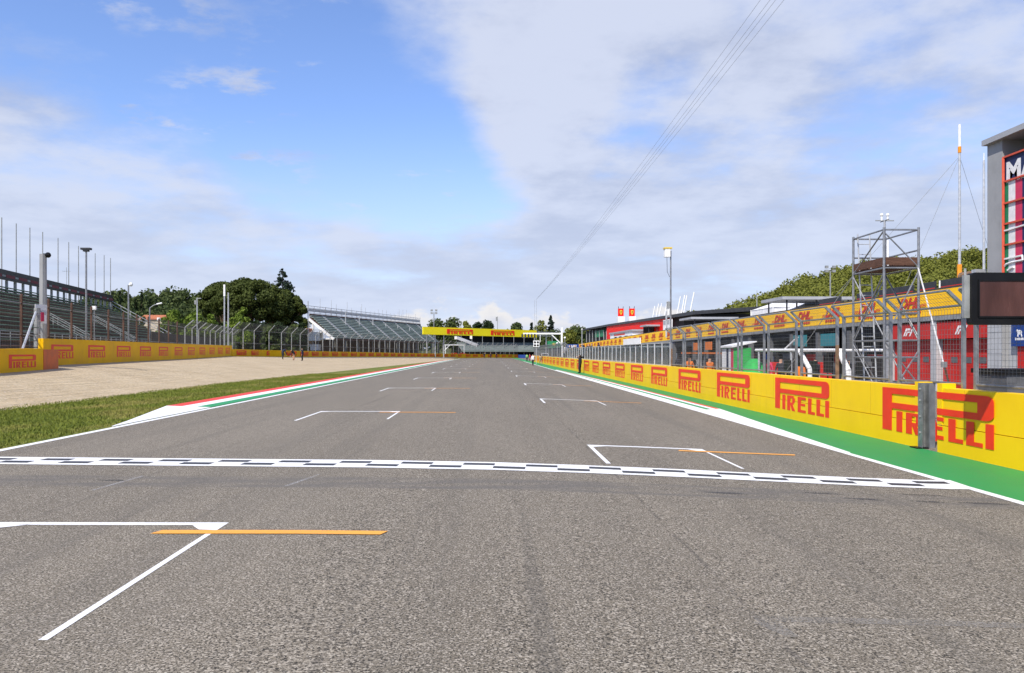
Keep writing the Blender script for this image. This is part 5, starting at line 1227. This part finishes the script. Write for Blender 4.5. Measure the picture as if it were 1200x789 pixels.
# tall roofed stand part, dark interior
mb = MB(); mb.loft([[a3+n3*6+UP*(zb3+2.5), a3+n3*6+UP*(zb3+2.9), a3-n3*2+UP*(zb3+2.9), a3-n3*2+UP*(zb3+2.5)], [b3+n3*6+UP*(zb3+2.5), b3+n3*6+UP*(zb3+2.9), b3-n3*2+UP*(zb3+2.9), b3-n3*2+UP*(zb3+2.5)]]); mb.build('roof', 'dark_roof', g3)
for s in np.linspace(0, L3, 9):
    p = a3+ax3*s; mb = MB(); mb.bar(p+n3*5.5-UP*.6, p+n3*5.5+UP*(zb3+2.5), .12, 5); mb.build('column', 'galv_dull', g3)
# flank stair
mb = MB(); mb.bar(atZ(536, 396, 296), atZ(560, 405, 292), .7, 4); mb.build('stair_flight', 'galv_pale', g3)
t = thing('scaffold_portal', atZ(527, 412, 282), 'pale braced portal frame behind the far fence', 'frame')
for a_, b_ in (((521, 404.5), (545, 404.5)), ((521, 411), (527, 404.5)), ((544, 404.5), (544, 414)), ((522, 404.5), (522, 415))):
    mb = MB(); mb.bar(atZ(*a_, 282), atZ(*b_, 282), .17, 5); mb.build('member', 'white_metal', t)
p = atZ(543, 411.5, 286); t = thing('parked_car', (p.x, p.y, 0), 'red car parked behind the far fence', 'car')
mb = MB(); cprof = [(-6, .5), (-5.9, 1.0), (-4.0, 1.15), (-2.4, 1.75), (1.2, 1.8), (3.0, 1.2), (5.6, 1.0), (6, .5)]
cprof = [(a*.4, b) for a, b in cprof]; mb.prism([(p.x+a, p.y-.85, b-.2) for a, b in cprof], (0, 1.7, 0)); mb.build('body', 'red_wall', t)
mb = MB(); mb.bb((p.x-1.0, p.y-.862, 1.05), (p.x+.6, p.y-.852, 1.45)); mb.build('window', 'black_plastic', t)
for dx in (-1.5, 1.5):
    mb = MB(); mb.bar((p.x+dx, p.y-.87, .3), (p.x+dx, p.y-.68, .3), .33, 12); mb.build('wheel', 'black_plastic', t)
p = atZ(533, 411.5, 290); t = thing('parked_car', (p.x, p.y, 0), 'second red car parked behind the portal frame', 'car')
mb = MB(); mb.prism([(p.x+a, p.y-.85, b-.2) for a, b in cprof], (0, 1.7, 0)); mb.build('body', 'red_wall', t)
mb = MB(); mb.bb((p.x-1.0, p.y-.862, 1.05), (p.x+.6, p.y-.852, 1.45)); mb.build('window', 'black_plastic', t)
for dx in (-1.5, 1.5):
    mb = MB(); mb.bar((p.x+dx, p.y-.87, .3), (p.x+dx, p.y-.68, .3), .33, 12); mb.build('wheel', 'black_plastic', t)

gb = thing('overhead_banner', atZ(560, 420, 240), 'yellow overhead banner bridge with red lettering across the track', 'gantry')
P0, P1 = atZ(496, 383, 222), atZ(629, 387.3, 252); Q0 = atZ(496, 392, 222); Q1 = atZ(629, 395.6, 252); dd = (P1-P0); dd.z = 0; Lb = dd.length; dd.normalize(); bnn = Vector((dd.y, -dd.x, 0))
mb = MB(); mb.loft([[P0, P0-bnn*.4, Q0-bnn*.4, Q0], [P1, P1-bnn*.4, Q1-bnn*.4, Q1]]); mb.build('panel', 'banner_yellow', gb)
def blog(px0, px1):
    f0 = (px0-496)/133; f1_ = (px1-496)/133; o_ = P0.lerp(P1, f0); q_ = Q0.lerp(Q1, f0); hh = o_.z-q_.z; v = o_.lerp(P1, 0)
    put_logo(gb, q_+UP*hh*.18+bnn*.02, dd, Lb*(f1_-f0), hh*.62, 'logo_red', .05)
blog(521, 550); blog(571, 600)
for px, D_ in ((500, 224), (510, 226), (520, 228), (640, 256), (647, 258)):
    p = atZ(px, 392, D_); mb = MB(); mb.bar((p.x, p.y, -.4), (p.x, p.y, p.z+.4), .16, 6); mb.build('leg', 'galv_pale', gb)
p0_, p1_ = atZ(629, 389, 252.4), atZ(648, 390, 258); mb = MB(); mb.bar(p0_, p1_, .2, 4); mb.bar(p0_-UP*1.2, p1_-UP*1.2, .2, 4); mb.build('truss', 'galv_dull', gb)
for px, py in ((534, 396), (552, 395.5)):
    p = atZ(px, py, 236); mb = MB(); mb.box(p, (.7, .5, .9)); mb.build('speaker_box', 'white_metal', gb)
t = thing('floodlight_pole', atZ(508, 413, 262), 'floodlight pole with a square lamp head above the banner', 'pole')
p = atZ(508.5, 366, 262); mb = MB(); mb.bar((p.x, p.y, 0), p, .14, 6); mb.build('shaft', 'galv_dull', t)
for dx in (-.75, .75):
    for dz in (-.3, .6):
        mb = MB(); mb.box((p.x+dx, p.y, p.z+dz), (.75, .4, .6)); mb.build('lamp', 'galv_dull', t)
# lattice mast with the camera cables
p = atZ(627.5, 352, 300); t = thing('lattice_mast', (p.x, p.y, -.3), 'thin lattice mast behind the overhead banner', 'mast')
mb = MB(); w = .35
for dx, dy in ((-w, -w), (w, -w), (w, w), (-w, w)): mb.bar((p.x+dx, p.y+dy, -.3), (p.x+dx, p.y+dy, p.z), .03, 4)
z = 0
while z < p.z-1: mb.bar((p.x-w, p.y-w, z), (p.x+w, p.y-w, z+1), .02, 4); mb.bar((p.x+w, p.y-w, z+1), (p.x-w, p.y-w, z+2), .02, 4); z += 2
mb.build('lattice', 'galv_pale', t); mast_top = p
for x0, x1 in ((886, 0), (897, 0), (903.5, 0), (913, 0)):
    q = atZ(x0, -8, 62); mid = atZ(lerp(650, x0, .5)+14, 352*.5-4+17, 120)
    pts = []
    a_ = mast_top; c_ = q+(q-a_)*.25
    for k in range(25):
        u = k/24; v = a_.lerp(c_, u); v = v-UP*(4*u*(1-u)*1.6); pts.append(v)
    mb = MB(); mb.path(pts, .013, 4); mb.build('overhead_cable', 'galv_dull', label='thin overhead cable sloping down to the lattice mast', category='cable', group='overhead camera cables')

# ------------------------------------------------------------------ people
def person(px, pyf, D, facing, top, legs, label, pose='stand', h=1.75, zbase=None, group=None, world=None):
    p = world if world else atZ(px, pyf, D); zb = gz(p.x, p.y) if zbase is None else zbase
    k = h/1.75
    if pose == 'walk': lf_, rf_ = (.07, -.26, .08), (-.07, .22, .08); la, ra = (.24, .18, .80), (-.24, -.2, .80)
    elif pose == 'bend': lf_, rf_ = (.12, -.05, .08), (-.12, .10, .08); la, ra = (.18, .55, .55), (-.18, .50, .50)
    else: lf_, rf_ = (.11, 0, .08), (-.11, .03, .08); la, ra = (.27, .06, .80), (-.27, .03, .80)
    if pose == 'camera': la, ra = (.10, .30, 1.50), (-.10, .30, 1.52)
    bend = pose == 'bend'
    pel = (0, 0, .93); ch = (0, .28, 1.22) if bend else (0, .01, 1.32); nk = (0, .42, 1.32) if bend else (0, .02, 1.48); hd = (0, .52, 1.40) if bend else (0, .03, 1.62); tp_ = (0, .58, 1.44) if bend else (0, .03, 1.72)
    V = [pel, (0, .10 if bend else 0, 1.12), ch, nk, hd, tp_]; Ed = [(0, 1), (1, 2), (2, 3), (3, 4), (4, 5)]; Rr = [.155, .145, .165, .06, .098, .07]
    def chain(st, pts, rs):
        i = st
        for a, r in zip(pts, rs): V.append(a); Rr.append(r); Ed.append((i, len(V)-1)); i = len(V)-1
    for sgn, ft in ((1, lf_), (-1, rf_)):
        kn = (ft[0]*1.05, ft[1]*.5+.05, .50); chain(0, [(sgn*.10, 0, .88), kn, ft, (ft[0], ft[1]+.16, .05)], [.10, .068, .05, .04])
    for sgn, hnd in ((1, la), (-1, ra)):
        sh = (sgn*.19, ch[1], ch[2]+.08); el = ((sh[0]+hnd[0])/2+sgn*.06, (sh[1]+hnd[1])/2-.06, (sh[2]+hnd[2])/2-.04)
        hx = tuple(hnd); tipv = Vector(hx)+(Vector(hx)-Vector(el)).normalized()*.10
        chain(2, [sh, el, hx, tuple(tipv)], [.068, .048, .036, .026])
    me = bpy.data.meshes.new('sk'); me.from_pydata([tuple(c*k for c in v) for v in V], Ed, []); o = bpy.data.objects.new('sk', me); COL.objects.link(o)
    m = o.modifiers.new('s', 'SKIN')
    for i, sv in enumerate(me.skin_vertices[0].data): sv.radius = (Rr[i]*k*1.15, Rr[i]*k*1.15); sv.use_root = (i == 0)
    o.modifiers.new('u', 'SUBSURF').levels = 1
    dg = bpy.context.evaluated_depsgraph_get(); dg.update(); me2 = bpy.data.meshes.new_from_object(o.evaluated_get(dg)); bpy.data.objects.remove(o)
    zmin = min(v.co.z for v in me2.vertices)
    me2.transform(Matrix.Translation((0, 0, -zmin)))
    me2.materials.clear()
    for mm in (top, legs, 'skin', 'hair', 'black_plastic'): me2.materials.append(MATS[mm])
    hdv = Vector(hd)*k; hands = [Vector(la)*k, Vector(ra)*k]
    for f in me2.polygons:
        c = f.center-Vector((0, 0, -zmin)); f.use_smooth = True
        if min((c-q).length for q in hands) < .10: i = 2
        elif (c-hdv).length < .17: i = 3 if (c.z > hdv.z+.03*k or c.y < hdv.y-.03) else 2
        elif c.z < .10*k: i = 4
        elif c.z < .92*k and (abs(c.x) < .17*k or c.z < .6*k) : i = 1
        else: i = 0
        f.material_index = i
    t = thing('person', (p.x, p.y, zb), label, 'person', group); b = bpy.data.objects.new('body', me2); COL.objects.link(b); b.parent = t; b.rotation_euler = (0, 0, facing)
    return t, p, zb
person(331, 419, 106, R(-40), 'cloth_navy', 'cloth_dark', 'person in dark clothes leaning at the far barrier, beside a crouching companion', 'bend')
person(344.5, 419, 106, R(150), 'cloth_dark', 'skin', 'person in dark jacket and bare legs by the far barrier', 'bend', 1.65)
person(354.5, 419, 106, R(90), 'cloth_navy', 'cloth_dark', 'person in dark clothes and pale cap standing by the far barrier', 'stand', 1.75)
for px, ps, D_ in ((567.5, 'stand', 250), (575, 'walk', 252), (582, 'stand', 254)): person(px, 420, D_, R(180+(px*7) % 60), 'cloth_dark', 'cloth_dark', 'small dark figure standing on the track before the far barrier', ps, 1.78, group='figures on the far end of the track')
w_ = lambda px, X: Vector(onX(px, 413, X))
t, p, zb = person(0, 0, 0, R(60), 'cloth_dark', 'cloth_dark', 'photographer in black standing against the yellow pit wall', 'camera', 1.9, world=w_(679.8, 8.9))
mb = MB(); mb.box((p.x+.24, p.y+.16, zb+1.6), (.36, .14, .16), .5); mb.build('photo_camera', 'black_plastic', label='black camera held up by the photographer at the pit wall', category='camera')
person(0, 0, 0, R(20), 'cloth_tan', 'cloth_tan', 'person in tan clothes walking beside the far pit wall', 'walk', 1.75, world=w_(633.5, 8.4))
person(0, 0, 0, R(170), 'cloth_white', 'cloth_dark', 'person in white top and dark trousers near the far wall end', 'walk', 1.8, world=w_(624.5, 6.6))
person(0, 0, 0, R(0), 'cloth_vest', 'cloth_dark', 'person in green vest at the end of the pit wall', 'stand', 1.78, world=w_(617.5, 8.3))
person(0, 0, 0, R(90), 'flag_red', 'cloth_dark', 'person in dark red top at the end of the pit wall', 'stand', 1.75, world=w_(621, 8.9))
# people on the pit wall side: stand on the raised walkway
wk = thing('pit_walkway', (11.2, 100, RZ), 'raised concrete walkway behind the glazed screen', 'platform')
mb = MB(); mb.bb((10.2, 64, RZ), (11.7, 175, 1.12)); mb.build('deck', 'concrete', wk)
person(0, 0, 0, R(120), 'cloth_navy', 'cloth_navy', 'person in bright navy suit standing above the pit wall', 'camera', 1.85, zbase=1.12, world=w_(683.5, 10.6))
for i, (px, m) in enumerate(((651, 'cloth_dark'), (655, 'cloth_dark'), (659.5, 'cloth_dark'), (668, 'cloth_dark'), (674, 'cloth_dark'), (689.5, 'cloth_dark'), (693, 'cloth_dark'), (701.5, 'cloth_dark'))):
    person(0, 0, 0, R(40*i), m, 'cloth_dark', 'dark clothed figure standing on the raised walkway behind the pit wall', 'stand', 1.72+.02*(i % 4), zbase=1.12, world=w_(px, 10.9), group='dark figures on the pit walkway')
person(0, 0, 0, R(40), 'cloth_white', 'cloth_dark', 'person in white top on the raised walkway behind the pit wall', 'stand', 1.8, zbase=1.12, world=w_(662.5, 10.9))
for i, (px, X, ft, lab) in enumerate(((795, 17, 'cloth_dark', 'crew member in black near the glazed screen end'), (818, 17.5, 'cloth_white', 'crew member in white by the tool trolleys'), (902, 16.5, 'flag_red', 'crew member in red under the white stand beam'), (915, 17, 'cloth_dark', 'crew member in black below the left teal board'), (955, 17.5, 'cloth_dark', 'crew member in black below the right teal board'), (993, 17, 'cloth_vest', 'marshal in yellow green vest beside the scaffold tower'))):
    person(0, 0, 0, R(50*i), ft, 'cloth_dark', lab, 'walk' if i % 2 else 'stand', 1.78, zbase=RZ, world=w_(px, X))
for px, X, lab in ((808, 13.3, 'crew member in orange top beside the dark pit stand rail'), (831.5, 13.4, 'crew member in orange top near the green booth'), (938, 13.0, 'crew member in orange top between the white stand legs')):
    person(0, 0, 0, R(70+px), 'orange_cloth', 'cloth_dark', lab, 'stand', 1.8, zbase=RZ+.25 if False else RZ, world=w_(px, X))

# ------------------------------------------------------------------ trees
def leaves(centres, radii, n, size, squash=1.0, shell=.55, seed=0, sizes=None):
    r = np.random.default_rng(seed); cs = np.array(centres, float); rs = np.array(radii, float)
    if rs.ndim == 1: rs = np.stack([rs, rs, rs*squash], 1)
    wgt = (rs[:, 0]*rs[:, 1]*rs[:, 2])**(2/3); idx = r.choice(len(cs), n, p=wgt/wgt.sum())
    d = r.normal(size=(n, 3)); d /= np.linalg.norm(d, axis=1)[:, None]
    rad = shell+(1.06-shell)*r.random(n)**.6; P = cs[idx]+d*rs[idx]*rad[:, None]
    nrm = d+r.normal(size=(n, 3))*.75; nrm /= np.linalg.norm(nrm, axis=1)[:, None]
    a = np.cross(nrm, r.normal(size=(n, 3))); a /= np.linalg.norm(a, axis=1)[:, None]; b = np.cross(nrm, a)
    s = size*(.6+.8*r.random(n)); a *= s[:, None]; b *= (s*.75)[:, None]
    V = np.stack([P-a-b*.4, P+a*.2-b, P+a+b*.3, P-a*.1+b], 1).reshape(-1, 3); return V
def leaf_obj(name, V, m, parent, kind=None):
    off = np.array(wloc(parent)) if parent else np.zeros(3); V = V-off; n = len(V)//4
    me = bpy.data.meshes.new(name); me.vertices.add(len(V)); me.vertices.foreach_set('co', V.ravel().astype(np.float32)); me.loops.add(len(V)); me.loops.foreach_set('vertex_index', np.arange(len(V), dtype=np.int32))
    me.polygons.add(n); me.polygons.foreach_set('loop_start', np.arange(0, 4*n, 4, dtype=np.int32)); me.update(calc_edges=True); me.materials.append(MATS[m])
    o = bpy.data.objects.new(name, me); COL.objects.link(o); o.parent = parent
    if kind: o['kind'] = kind
    return o
def broad_tree(px, pyt, D, wpx, m, label, zb=1.0, n=2600, group=None, seed=0, crown_base=.30, size=.38, squash=.9):
    tp = atZ(px, pyt, D); w = wpx/F*D/2; h = tp.z-zb; t = thing('tree', (tp.x, tp.y, zb), label, 'tree', group); r = random.Random(seed+int(px))
    mb = MB(); mb.bar((tp.x, tp.y, zb), (tp.x, tp.y, zb+h*.55), .035*h*.6+.06, 7, .1)
    cen = []; rad = []; c0 = zb+h*crown_base
    for k in range(16):
        a = r.uniform(0, 6.28); q = r.random(); z = lerp(c0+h*.10, tp.z-h*.12, q); rr = w*(1-.55*abs(q-.35)/.65)*r.uniform(.3, .75); rd = w*r.uniform(.30, .5)
        c = (tp.x+math.cos(a)*rr, tp.y+math.sin(a)*rr, z); cen.append(c); rad.append(rd); 
        if k < 7: mb.bar((tp.x, tp.y, zb+h*.35), c, .07, 5, .03)
    cen.append((tp.x, tp.y, tp.z-w*.3)); rad.append(w*.32)
    mb.build('trunk', 'bark', t); leaf_obj('crown', leaves(cen, rad, n, size, squash, .35, seed+int(px*3)), m, t); return t
def cone_tree(px, pyt, D, wpx, m, label, zb=0.0, n=2200, seed=0, size=.4, group=None, bare=.12, sparse=1.0):
    tp = atZ(px, pyt, D); w = wpx/F*D/2; h = tp.z-zb; t = thing('conifer', (tp.x, tp.y, zb), label, 'tree', group); r = random.Random(seed+int(px))
    mb = MB(); mb.bar((tp.x, tp.y, zb), tp, .02*h+.05, 6, .03); cen = []; rad = []
    tiers = int(34*sparse)
    for k in range(tiers):
        q = (k+r.random()*.6)/tiers; z = lerp(zb+h*bare, tp.z-.3, q); rr = w*(1-q)**.85*r.uniform(.75, 1.15)+.2
        for j in range(3):
            a = r.uniform(0, 6.28); L = rr*r.uniform(.7, 1.1)
            for u in (.35, .65, .95): cen.append((tp.x+math.cos(a)*L*u, tp.y+math.sin(a)*L*u, z-.25*L*u+.15)); rad.append((.20*rr+.16, .20*rr+.16, .10*rr+.14))
            mb.bar((tp.x, tp.y, z), (tp.x+math.cos(a)*L, tp.y+math.sin(a)*L, z-.25*L), .04, 4, .015)
    mb.build('trunk', 'bark', t); leaf_obj('crown', leaves(cen, rad, n, size, 1, .2, seed+int(px)), m, t); return t
# umbrella pines: (centre px, top py, half width px, base of crown py)
def umbrella(px, pyt, pyb, wpx, D, label, seed, lean=0):
    tp = atZ(px, pyt, D); bt_ = atZ(px, pyb, D); w = wpx/F*D/2; zb = 1.1; H_ = tp.z-bt_.z; t = thing('umbrella_pine', (tp.x, tp.y, zb), label, 'tree', None); r = random.Random(seed)
    mb = MB(); fork = lerp(zb, bt_.z, .75); mb.bar((tp.x, tp.y, zb), (tp.x+lean, tp.y, fork), .55, 9, .42); cen = []; rad = []
    for k in range(110):
        a = r.uniform(0, 6.28); q = math.sqrt(r.random()); rr = w*q*.88; dome = math.sqrt(max(0, 1-(q*.93)**2)); lo = .12*H_
        z = bt_.z+lo+(H_*.80-lo)*dome*(1 if r.random() < .62 else r.uniform(.2, .9)); rd = r.uniform(.13, .22)*w*(1.1-.25*q)
        c = (tp.x+math.cos(a)*rr, tp.y+math.sin(a)*rr, z); cen.append(c); rad.append((rd, rd, rd*.72))
        if k < 16: mb.bar((tp.x+lean, tp.y, fork), c, .2, 5, .05)
    mb.build('trunk', 'bark', t); leaf_obj('crown', leaves(cen, rad, 26000, .22, 1, .6, seed), 'leaf_pine', t)
umbrella(264, 324, 380, 66, 175, 'left umbrella pine of the group with a ragged flat top', 3)
umbrella(294, 321, 382, 96, 168, 'largest umbrella pine with a broad dark dome', 4)
umbrella(330, 333, 388, 60, 172, 'right umbrella pine drooping towards the steep grandstand', 5)
cone_tree(331, 314, 196, 70, 'leaf_conifer', 'cedar tip rising above the umbrella pines', zb=1.1, n=9000, size=.26, bare=.3, sparse=1.2)
broad_tree(343, 356, 176, 26, 'leaf_dark', 'dark round tree at the lower right of the umbrella pines', n=4500, seed=3, size=.3, crown_base=.1)
for i, (px, py, D_, w) in enumerate(((205, 363, 150, 34), (228, 366, 146, 30), (247, 368, 142, 24), (285, 360, 150, 26), (272, 372, 140, 18), (192, 372, 142, 20))):
    broad_tree(px, py, D_, w, 'leaf_bright', ['bright green tree left of the slim lamp pole', 'bright green tree behind the slim double lamp pole', 'small bright green tree just left of the twin poles', 'bright green tree under the umbrella pine dome', 'low bright green bush behind the twin poles', 'low bright green bush beside the red roofed house'][i], n=3600, seed=i, size=.24, crown_base=.05)
for i, px in enumerate(range(236, 362, 9)):
    broad_tree(px, 378+(i*5) % 7-2, 152+(i*7) % 9, 24, 'leaf_dark' if i % 3 else 'leaf_hill_dark', 'dark bush in the thicket beneath the umbrella pines', n=2600, seed=80+i, size=.28, crown_base=.02, group='bushes in the thicket beneath the umbrella pines')
broad_tree(168, 371, 140, 16, 'leaf_autumn', 'olive brown shrub at the grandstand end', n=1800, seed=9, size=.22, crown_base=.05)
broad_tree(357, 378, 215, 16, 'leaf_hill', 'olive green tree between the pines and the steep grandstand', n=1800, seed=12, size=.3, crown_base=.1)
for px, py, D_, lab in ((179, 369, 160, 'small house with red tiled roof beyond the grandstand end'), (346, 385, 178, 'small house with red tiled roof behind the far fence')):
    p = atZ(px, py, D_); t = thing('house', (p.x, p.y, 1.0), lab, 'house'); hw = 2.6
    mb = MB(); mb.bb((p.x-hw, p.y, 1.0), (p.x+hw, p.y+6, p.z-1.0)); mb.build('wall', 'plaster', t)
    mb = MB(); mb.prism([(p.x-hw-.4, p.y-.3, p.z-1.0+.003), (p.x-hw-.4, p.y+6.3, p.z-1.0+.003), (p.x-hw-.4, p.y+3, p.z+.1)], (2*hw+.8, 0, 0)); mb.build('roof', 'terracotta', t)
# far trees behind the banner
far = [('b', 514, 374, 330, 24, 'leaf_hill_dark', 'rounded green tree behind the left end of the yellow banner'), ('b', 531, 374, 345, 30, 'leaf_hill_dark', 'broad green tree above the yellow banner'), ('b', 546, 377, 350, 16, 'leaf_hill', 'small olive tree above the yellow banner'),
       ('b', 560, 378, 355, 16, 'leaf_dark', 'dark spreading pine above the banner lettering'), ('b', 573, 376, 352, 20, 'leaf_dark', 'dark flat topped pine behind the banner'), ('b', 607, 379, 340, 20, 'leaf_hill_dark', 'green tree behind the right end of the banner'),
       ('c', 623, 378, 345, 9, 'leaf_conifer', 'small pointed conifer right of the banner'), ('b', 634, 376, 335, 18, 'leaf_hill', 'thin olive tree beside the tall spruce'), ('c', 645.5, 369, 330, 18, 'leaf_conifer', 'tall spruce behind the white gantry post'),
       ('b', 652, 390, 300, 24, 'leaf_hill_dark', 'bushy tree behind the green board'), ('b', 667, 385, 290, 20, 'leaf_hill', 'olive tree right of the white gantry post'), ('b', 678, 384, 300, 22, 'leaf_hill_dark', 'green tree just before the red building end'), ('b', 690, 386, 310, 20, 'leaf_hill', 'olive tree behind the glazed end of the red building'), ('b', 638, 392, 310, 20, 'leaf_hill_dark', 'low green tree under the gantry arm')]
for i, (k_, px, py, D_, w, m, lab) in enumerate(far):
    if k_ == 'b': broad_tree(px, py-1, D_, w*1.45, m, lab, zb=0, n=3600, seed=20+i, size=.40, crown_base=.06)
    else: cone_tree(px, py, D_, w, m, lab, zb=0, n=2600, seed=i, size=.42)
t, p = None, atZ(583, 371, 380); t = thing('antenna_mast', (p.x, p.y, 0), 'thin distant mast with small antennas above the pines', 'mast'); mb = MB(); mb.bar((p.x, p.y, 0), p, .14, 5); mb.build('pole', 'galv_dull', t)
mb = MB(); mb.bb((p.x-.8, p.y-.3, p.z-2.2), (p.x-.2, p.y+.3, p.z-.2)); mb.build('antenna', 'galv_dull', t)

# ------------------------------------------------------------------ wooded hills
def hill(name, prof, Dr, D0, matn, lm, wlab, ntree, crown, seed, nleaf, lsize, mats2=None):
    xs = [a for a, b in prof]; ys = [b for a, b in prof]; r = np.random.default_rng(seed)
    def surf(px, q):                          # q 0 at the foot, 1 at the ridge
        top = atZ(px, float(np.interp(px, xs, ys)), Dr); D = lerp(D0, Dr, q); base = atZ(px, HY, D); return Vector((base.x, base.y, lerp(0, max(.5, top.z-crown*1.5), q**.85)))
    mb = MB(); rows = []
    for px in np.linspace(xs[0], xs[-1], 26):
        row = [surf(float(px), q) for q in (0, .25, .5, .75, 1)]; e_ = row[-1]; bk = atZ(float(px), HY, Dr*1.35); row.append(Vector((bk.x, bk.y, -1))); rows.append(row)
    mb.loft(rows, closed=False, caps=False); o = mb.build(name, matn, None, True); o['kind'] = 'structure'
    cen = []; rad = []
    for k in range(ntree):
        px = r.uniform(xs[0], xs[-1]); q = 1-r.random()**1.5*.9; p = surf(px, q); c = crown*r.uniform(.6, 1.15)
        cen.append((p.x, p.y, p.z+c*.9)); rad.append((c*.62, c*.62, c*.8))
        for j in range(3): cen.append((p.x+r.normal()*c*.4, p.y+r.normal()*c*.4, p.z+c*(.6+.8*r.random()))); rad.append((c*.38, c*.38, c*.36))
    o = leaf_obj('woodland', leaves(cen, rad, nleaf, lsize, 1, .5, seed), lm, None, 'stuff'); tag(o, wlab, 'woodland'); return o
hill('hill', [(812, 373), (840, 370), (870, 357), (905, 343), (940, 328), (985, 317), (1030, 308), (1080, 303), (1125, 296), (1160, 291), (1230, 284), (1330, 280)], 330, 190, 'field', 'leaf_hill', 'olive green woodland covering the hill behind the pit building', 520, 6.0, 5, 260000, .42)
hill('hill', [(60, 366), (125, 346), (140, 343), (166, 342), (185, 347), (203, 342), (222, 346), (245, 349), (275, 360)], 300, 190, 'field', 'leaf_hill_dark', 'dark mixed woodland on the slope beyond the grandstand', 170, 5.5, 6, 70000, .5)
hill('far_hill', [(440, 398), (520, 394), (585, 390), (650, 391), (720, 397)], 900, 700, 'field', 'leaf_dark', 'distant low wooded ridge on the skyline', 160, 9, 8, 12000, 1.6)
for i, (px, py) in enumerate(((132, 340), (141, 341), (159, 348), (166, 341), (176, 349), (183, 350))):
    cone_tree(px, py, 232, 9, 'leaf_dark', 'dark narrow cypress on the slope, %s from the grandstand end' % ORDS[i], zb=1, n=900, seed=60+i, size=.3, group='cypresses on the left slope')

# ------------------------------------------------------------------ grass blades on the verge
nb = 90000; yb = 13+55*rng.random(nb)**1.6; xb = np.array([lerp(Xg(float(y))-.25, EDGE_L-.1-(1.4 if y > 26 else max(0, (y-19.8)*.22)), float(u)) for y, u in zip(yb, rng.random(nb))])
zb_ = np.array([gz(float(x), float(y)) for x, y in zip(xb, yb)]); hb_ = .03+.06*rng.random(nb)**2; ang = rng.random(nb)*6.283; lean = rng.normal(size=(nb, 2))*.03; wd = .008+.008*rng.random(nb)
P0 = np.stack([xb-np.cos(ang)*wd, yb-np.sin(ang)*wd, zb_], 1); P1 = np.stack([xb+np.cos(ang)*wd, yb+np.sin(ang)*wd, zb_], 1); P2 = np.stack([xb+lean[:, 0], yb+lean[:, 1], zb_+hb_], 1)
Vg = np.stack([P0, P1, P2], 1).reshape(-1, 3).astype(np.float32); me = bpy.data.meshes.new('grass'); me.vertices.add(len(Vg)); me.vertices.foreach_set('co', Vg.ravel()); me.loops.add(len(Vg)); me.loops.foreach_set('vertex_index', np.arange(len(Vg), dtype=np.int32))
me.polygons.add(nb); me.polygons.foreach_set('loop_start', np.arange(0, 3*nb, 3, dtype=np.int32)); me.update(calc_edges=True); me.materials.append(MATS['blade'])
o = bpy.data.objects.new('grass', me); COL.objects.link(o); tag(o, 'short green grass on the verge between kerb and gravel', 'grass', kind='stuff')
